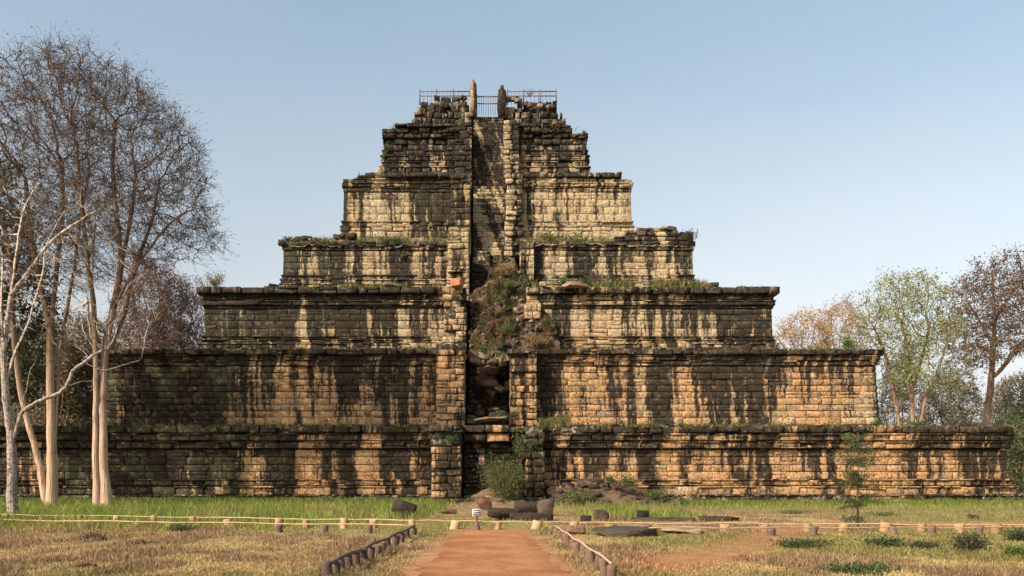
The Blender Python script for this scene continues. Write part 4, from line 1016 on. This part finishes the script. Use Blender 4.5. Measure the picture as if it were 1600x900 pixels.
# debris banks on the fourth tier's terrace, and loose blocks on top edges
def bank(px0, px1, dz):
    return lambda u, v: np.stack([(px0 + u * (px1 - px0) - CX) * 68.3 / F, 67.9 + v * 4.0, 19.25 + v ** .7 * dz + (fbm(np.stack([u * 40, v * 4, u * 0 + px0], -1), 6) - .5) * .5], -1)
heap('debris_bank', 'weedy debris bank on the fourth tier left of the stair', bank(452, 700, 1.5), 120, 12, col=(.16, .125, .07))
heap('debris_bank', 'weedy debris bank on the fourth tier right of the stair', bank(816, 1070, 1.5), 120, 12, col=(.19, .135, .075))
for (lab, px, py, Y, w, h, c) in [
    ('dark block perched on the left end of the fifth tier top', 566, 281, 72.6, 14, 8, DK), ('upright stone at the left foot of the sixth tier', 592, 272, 73.4, 9, 11, LT), ('flat loose stone left of the upright stone on the fifth tier', 582, 276, 72.8, 14, 5, DK),
    ('dark stone at the left corner of the fourth tier top', 440, 383, 67.9, 10, 10, DK), ('dark block on the third tier top at the foot of the fourth tier', 428, 449, 64, 16, 6, DK),
    ('big overhanging corner stone at the right end of the third tier cornice', 1209, 460, 63.2, 15, 13, (.11, .08, .055)), ('dark loose stone on the right part of the third tier top', 1115, 449, 63.6, 16, 7, DK),
    ('orange squared block lodged in the left cheek beside the third flight', 714, 450, 62.4, 22, 15, (.45, .2, .1)), ('pale small block on the third tier edge right of the stair slope', 848, 447, 63.0, 10, 8, LT),
    ('flat pink slab on the third tier edge near the round bush', 900, 450, 63.0, 38, 7, (.36, .24, .17)), ('pale orange slab lying on the sill of the second stair opening', 762, 659, 57.3, 46, 6, LT),
    ('brown stone wedged high in the dark second stair opening', 769, 585, 60.2, 20, 14, RD), ('broken stone in the dark second stair opening, below the wedged one', 762, 605, 59.9, 26, 12, BN),
    ('flat stone lying on the floor of the second stair opening', 772, 644, 59.4, 20, 7, BN), ('dark stone hump on the ledge of the second tier under the right shoulder', 1160, 547, 58.7, 28, 9, DK),
    ('loose stone on the ledge at the fourth tier foot, left of the stair', 612, 448, 63.3, 24, 5, (.3, .24, .16))]:
    stone(lab, px, py, Y, w, h, c, None, .05)
for q in range(16):
    px = random.uniform(752, 796); py = random.uniform(566, 622); Yq = 60.2 + (622 - py) * .012
    stone('brown collapsed stone in the upper right of the dark second stair opening', px, py, Yq, random.uniform(9, 20), random.uniform(8, 14), random.choice([(.16, .095, .065), BN, (.2, .13, .085), (.1, .07, .05)]), None, .5, group='collapsed stones in the stair opening')
for q in range(12):
    px = random.uniform(735, 798)
    stone('broken stone along the ragged upper rim of the dark second stair opening', px, random.uniform(558, 572), 59.0, random.uniform(9, 17), random.uniform(8, 13), random.choice([(.22, .165, .11), BN, (.16, .12, .08)]), None, .2, group='rim stones of the stair opening')
for q in range(9):
    px = random.uniform(735, 795)
    stone('stone tumbled on the floor of the dark second stair opening', px, random.uniform(648, 660), 58.2 + random.random(), random.uniform(9, 18), random.uniform(6, 11), random.choice([BN, DK, (.15, .11, .075)]), None, .3, group='floor stones of the stair opening')
for q in range(26):
    px = random.choice([random.uniform(1000, 1085), random.uniform(455, 560)])
    py = np.interp(px, [455, 560, 1000, 1040, 1085], [376, 366, 358, 354, 366]) + random.uniform(0, 8)
    stone('small weathered stone in the broken edge of the fourth tier top', px, py + 4, 68.4 + random.random(), random.uniform(8, 20), random.uniform(6, 10), random.choice([DK, BN, (.24, .18, .12)]), None, .3, group='broken edge stones')
for q in range(12):
    px = random.choice([random.uniform(650, 726), random.uniform(800, 862)]); py = np.interp(px, [640, 660, 705, 726, 800, 830, 870], [190, 160, 149, 146, 148, 160, 161])
    stone('rough stone along the broken summit edge', px, py + 9, 77.5, random.uniform(6, 12), random.uniform(5, 8), random.choice([BN, (.3, .22, .15), (.22, .16, .11)]), None, .3, group='summit edge stones')

# ------------------------------------------------------------------ summit: jambs and railings
def jamb(label, out, Y, d, col):
    """standing broken stone: outline in photo columns/rows, real thickness d"""
    g = Geo(); P = np.array([W(a, b, Y) for a, b in out]); n = len(P)
    c = P.mean(0); P = np.concatenate([P + RNG.normal(0, .02, P.shape), (P - [0, 0, 0]) * [1, 1, 1] + [0, d, 0] + RNG.normal(0, .03, P.shape)])
    q = [(i, (i + 1) % n, n + (i + 1) % n, n + i) for i in range(n)]
    v = np.concatenate([P, [c], [c + [0, d, 0]]]); t = [(2 * n, (i + 1) % n, i) for i in range(n)] + [(2 * n + 1, n + i, n + (i + 1) % n) for i in range(n)]
    g.add(v, q, t, (.6, -.08, .8, .5)); o = g.build('door_jamb', M_STONE, None, W(out[0][0], out[0][1], Y)); tag(o, label, 'stone pillar')  # broken door jamb flanking the summit gap, not a loose upright stone
jamb('tall broken door jamb with a slanting top at the left of the summit gap', [(732.5, 181), (733.5, 165), (733, 150), (735.2, 148), (734.8, 136), (735.6, 124.5), (738, 122.5), (744.6, 132), (745.2, 150), (744.6, 165), (745, 181)], 77.0, .75, 0)
jamb('shorter pointed door jamb at the right of the summit gap', [(778.5, 181), (777, 165), (777.6, 148), (778.6, 141), (781.5, 138.5), (782.2, 133), (786.2, 132.5), (787, 138.5), (790.6, 142), (791.6, 152), (791, 165), (793, 181)], 77.0, .75, 0)
IR = (.12, .085, .07, 1)
def railing(label, px0, px1, ytop, ymid, ybot, Y, step, posts):
    b = W((px0 + px1) / 2, ybot, Y); root = empty('iron_railing', b); tag(root, label, 'railing', None)
    x0, x1 = WX(px0, Y) - b[0], WX(px1, Y) - b[0]; zt, zm = WZ(ytop, Y) - b[2], WZ(ymid, Y) - b[2]
    for z in (zt, zm):
        g = Geo(); g.box(x0, x1, -.03, .03, z - .035, z + .035, IR); g.build('rail', M_IRON, root)
    pm = None
    for q in range(posts):
        x = x0 + (x1 - x0) * q / (posts - 1)
        if pm is None: g = Geo(); g.box(-.05, .05, -.055, .055, 0, zt + .2, IR); pm = o = g.build('post', M_IRON, root)
        else: o = pm.copy(); COL.objects.link(o); o.parent = root
        o.location = (x, 0, 0)
    bm_ = None
    for q in range(1, int((x1 - x0) / step)):
        if bm_ is None: g = Geo(); g.box(-.018, .018, -.018, .018, 0, zt + .1, IR); bm_ = o = g.build('bar', M_IRON, root)
        else: o = bm_.copy(); COL.objects.link(o); o.parent = root
        o.location = (x0 + q * step, 0.0, 0)
railing('rusty iron railing on the left side of the summit', 656, 734, 143, 150, 164, 78.6, .34, 4)
railing('rusty iron railing closing the gap between the two door jambs', 745, 780, 151, 162, 180, 77.6, .2, 2)
railing('rusty iron railing on the right side of the summit', 793, 869, 143, 150, 164, 78.6, .34, 4)

# ------------------------------------------------------------------ low log barriers
def barrier(label, A, B, px_posts, ph, rail_h, prad, wood, railc, railr=.017, sag=.012, group=None, knobs=False):
    """A, B = (photo column, photo row of the rail, distance) of the rail ends; posts at photo columns"""
    a, b = W(*A), W(*B); mid = (a + b) / 2; mid[2] = 0
    root = empty('log_barrier', mid); tag(root, label, 'barrier', group)
    for px in px_posts:
        # where the sight column meets the line a-b in plan
        s = (px - CX) / F; t = (s * a[1] - a[0]) / ((b[0] - a[0]) - s * (b[1] - a[1]))
        p = a + (b - a) * t; h = p[2] * ph * random.uniform(.82, 1.14); r = prad * random.uniform(.85, 1.15); lx, ly = random.uniform(-.05, .05), random.uniform(-.05, .05)
        g = Geo(); z = np.array([-.08, 0, .3, .7, .97, 1.0]) * h; z[0] = -.08
        g.tube(np.stack([lx * z / h, ly * z / h, z], -1), r * np.array([1.05, 1.03, .98, 1., 1., .9]), 10, list(np.array(wood) * random.uniform(.75, 1.25)) + [1], .07)
        o = g.build('post', M_WOOD, root); o.location = (p[0] - mid[0], p[1] - mid[1], zground(np.array([p[0]]), np.array([p[1]]))[0])
    n = 40; t = np.linspace(0, 1, n)[:, None]; P = a + (b - a) * t + np.stack([0 * t[:, 0], 0 * t[:, 0], np.sin(t[:, 0] * 23) * sag + RNG.normal(0, .004, n)], -1)
    g = Geo(); g.tube(P - mid, railr * RNG.uniform(.85, 1.2, n), 7, list(railc) + [1], .08); g.build('rail', M_WOOD, root)
    return root
LTW = (.36, .22, .11); DKW = (.12, .08, .06); RAIL = (.43, .315, .17)
barrier('long rear log barrier of pale stumps and one thin rail running along the left grass', (-40, 803.5, 29), (656, 813.2, 25.2), [8, 65, 125, 182, 240, 302, 357, 435, 478, 537, 585, 645], 1.06, 0, .105, LTW, RAIL)
barrier('short rear log barrier of pale stumps closing the end of the path', (656, 813.2, 25.2), (905, 816.5, 24.8), [710, 776, 838, 898], 1.0, 0, .13, (.42, .26, .14), RAIL)
barrier('rear log barrier with a thin pale rail running to the right past the fallen slabs', (905, 816.5, 24.8), (1640, 820.6, 23.2), [952, 1132, 1196, 1262, 1318, 1382, 1440, 1500, 1556, 1610], 1.0, 0, .13, LTW, (.44, .30, .17), .016)
barrier('front log barrier of dark stumps with a pale rail along the left straw', (-40, 812.0, 26), (646, 820.5, 23.2), [437, 508, 577, 640], .95, 0, .10, DKW, RAIL)
barrier('front log barrier of dark stumps with a thin brown rail at the right', (1014, 824.8, 22.3), (1640, 823.8, 22.2), [1205, 1270, 1397, 1456, 1530, 1600], 1.0, 0, .10, (.17, .11, .08), (.36, .24, .15), .015)
barrier('weathered low log fence along the left side of the path', (648, 822, 23.0), (514, 880, 12.2), [645, 637, 627, 617, 607, 597, 588, 578, 567, 556, 545, 534, 524, 514], .95, 0, .078, (.10, .072, .052), (.14, .10, .075), .03, .014)
barrier('weathered low log fence along the right side of the path with a pale rail', (868, 822, 23.0), (955, 879, 12.2), [870, 875, 881, 887, 895, 903, 912, 922, 933, 945, 955], .93, 0, .075, (.15, .092, .062), (.42, .29, .21), .018, .012)

# ------------------------------------------------------------------ signs
def notice(px, py, Y):
    b = W(px, py, Y); b[2] = 0; root = empty('notice_board', b)
    tag(root, 'small white notice board with black lines on a cone-footed post at the path end', 'sign')
    k = Y / F
    g = Geo(); w = 7 * k; zc = WZ(801, Y); h = 5.6 * k
    g.box(-w, w, -.012, .012, zc - h, zc + h, (.58, .56, .51, 1)); g.build('board', M_PAINT, root)
    for q, (z, l0, l1) in enumerate([(3.6, -.75, .85), (.4, -.7, .85), (-2.8, -.8, .1)]):
        g = Geo(); xx = l0
        while xx < l1 - .05:
            ln = random.uniform(.12, .3); e = min(xx + ln, l1); g.box(xx * w, e * w, -.0155, -.0125, zc + (z - 1.0) * k, zc + (z + .9) * k, (.02, .02, .02, 1)); xx = e + .045
        g.build('text_line', M_PAINT, root)
    g = Geo(); g.tube([(0, .03, .1), (0, .03, zc + h * .8)], .03, 8, (.09, .06, .045, 1)); g.build('post', M_COL, root)
    g = Geo(); g.tube([(0, .03, -.02), (0, .03, .04), (0, .03, .2), (0, .03, .30)], [.12, .11, .06, .03], 9, (.14, .09, .065, 1), .08); g.build('foot', M_COL, root)
notice(745, 830, 24.6)
def warn(px, py, Y):
    b = W(px, 786, Y); b[2] = .9; root = empty('warning_sign', b)
    tag(root, 'small white warning sign with a red crossed ring in the dark stair mouth', 'sign')
    k = Y / F; w, h = 4.2 * k, 6.2 * k; zc = WZ(py, Y) - b[2]
    g = Geo(); g.box(-w, w, -.01, .01, zc - h, zc + h, (.80, .76, .74, 1)); g.build('plate', M_PAINT, root)
    g = Geo(); t = np.linspace(0, 2 * math.pi, 25); r = 3.4 * k; zr = zc - .6 * k
    g.tube(np.stack([np.cos(t) * r, t * 0 - .014, np.sin(t) * r + zr], -1), .022, 5, (.55, .03, .03, 1), caps=False)
    g.tube([(-r * .7, -.016, zr + r * .7), (r * .7, -.016, zr - r * .7)], .022, 5, (.55, .03, .03, 1)); g.build('red_ring', M_PAINT, root)
    g = Geo(); g.box(-.05, .03, -.013, -.0105, zr - .11, zr + .03, (.03, .03, .03, 1)); g.box(-.02, .03, -.0135, -.0105, zr + .04, zr + .09, (.03, .03, .03, 1)); g.build('pictogram', M_PAINT, root)
    g = Geo(); g.box(-w * .9, w * .9, -.013, -.0105, zc + h * .72, zc + h * .92, (.5, .04, .04, 1)); g.build('text_line', M_PAINT, root)
    g = Geo(); g.tube([(0, .03, -.9), (0, .03, zc + h * .6)], .025, 7, (.1, .08, .07, 1)); g.build('post', M_COL, root)
warn(752.5, 720, 53.1)
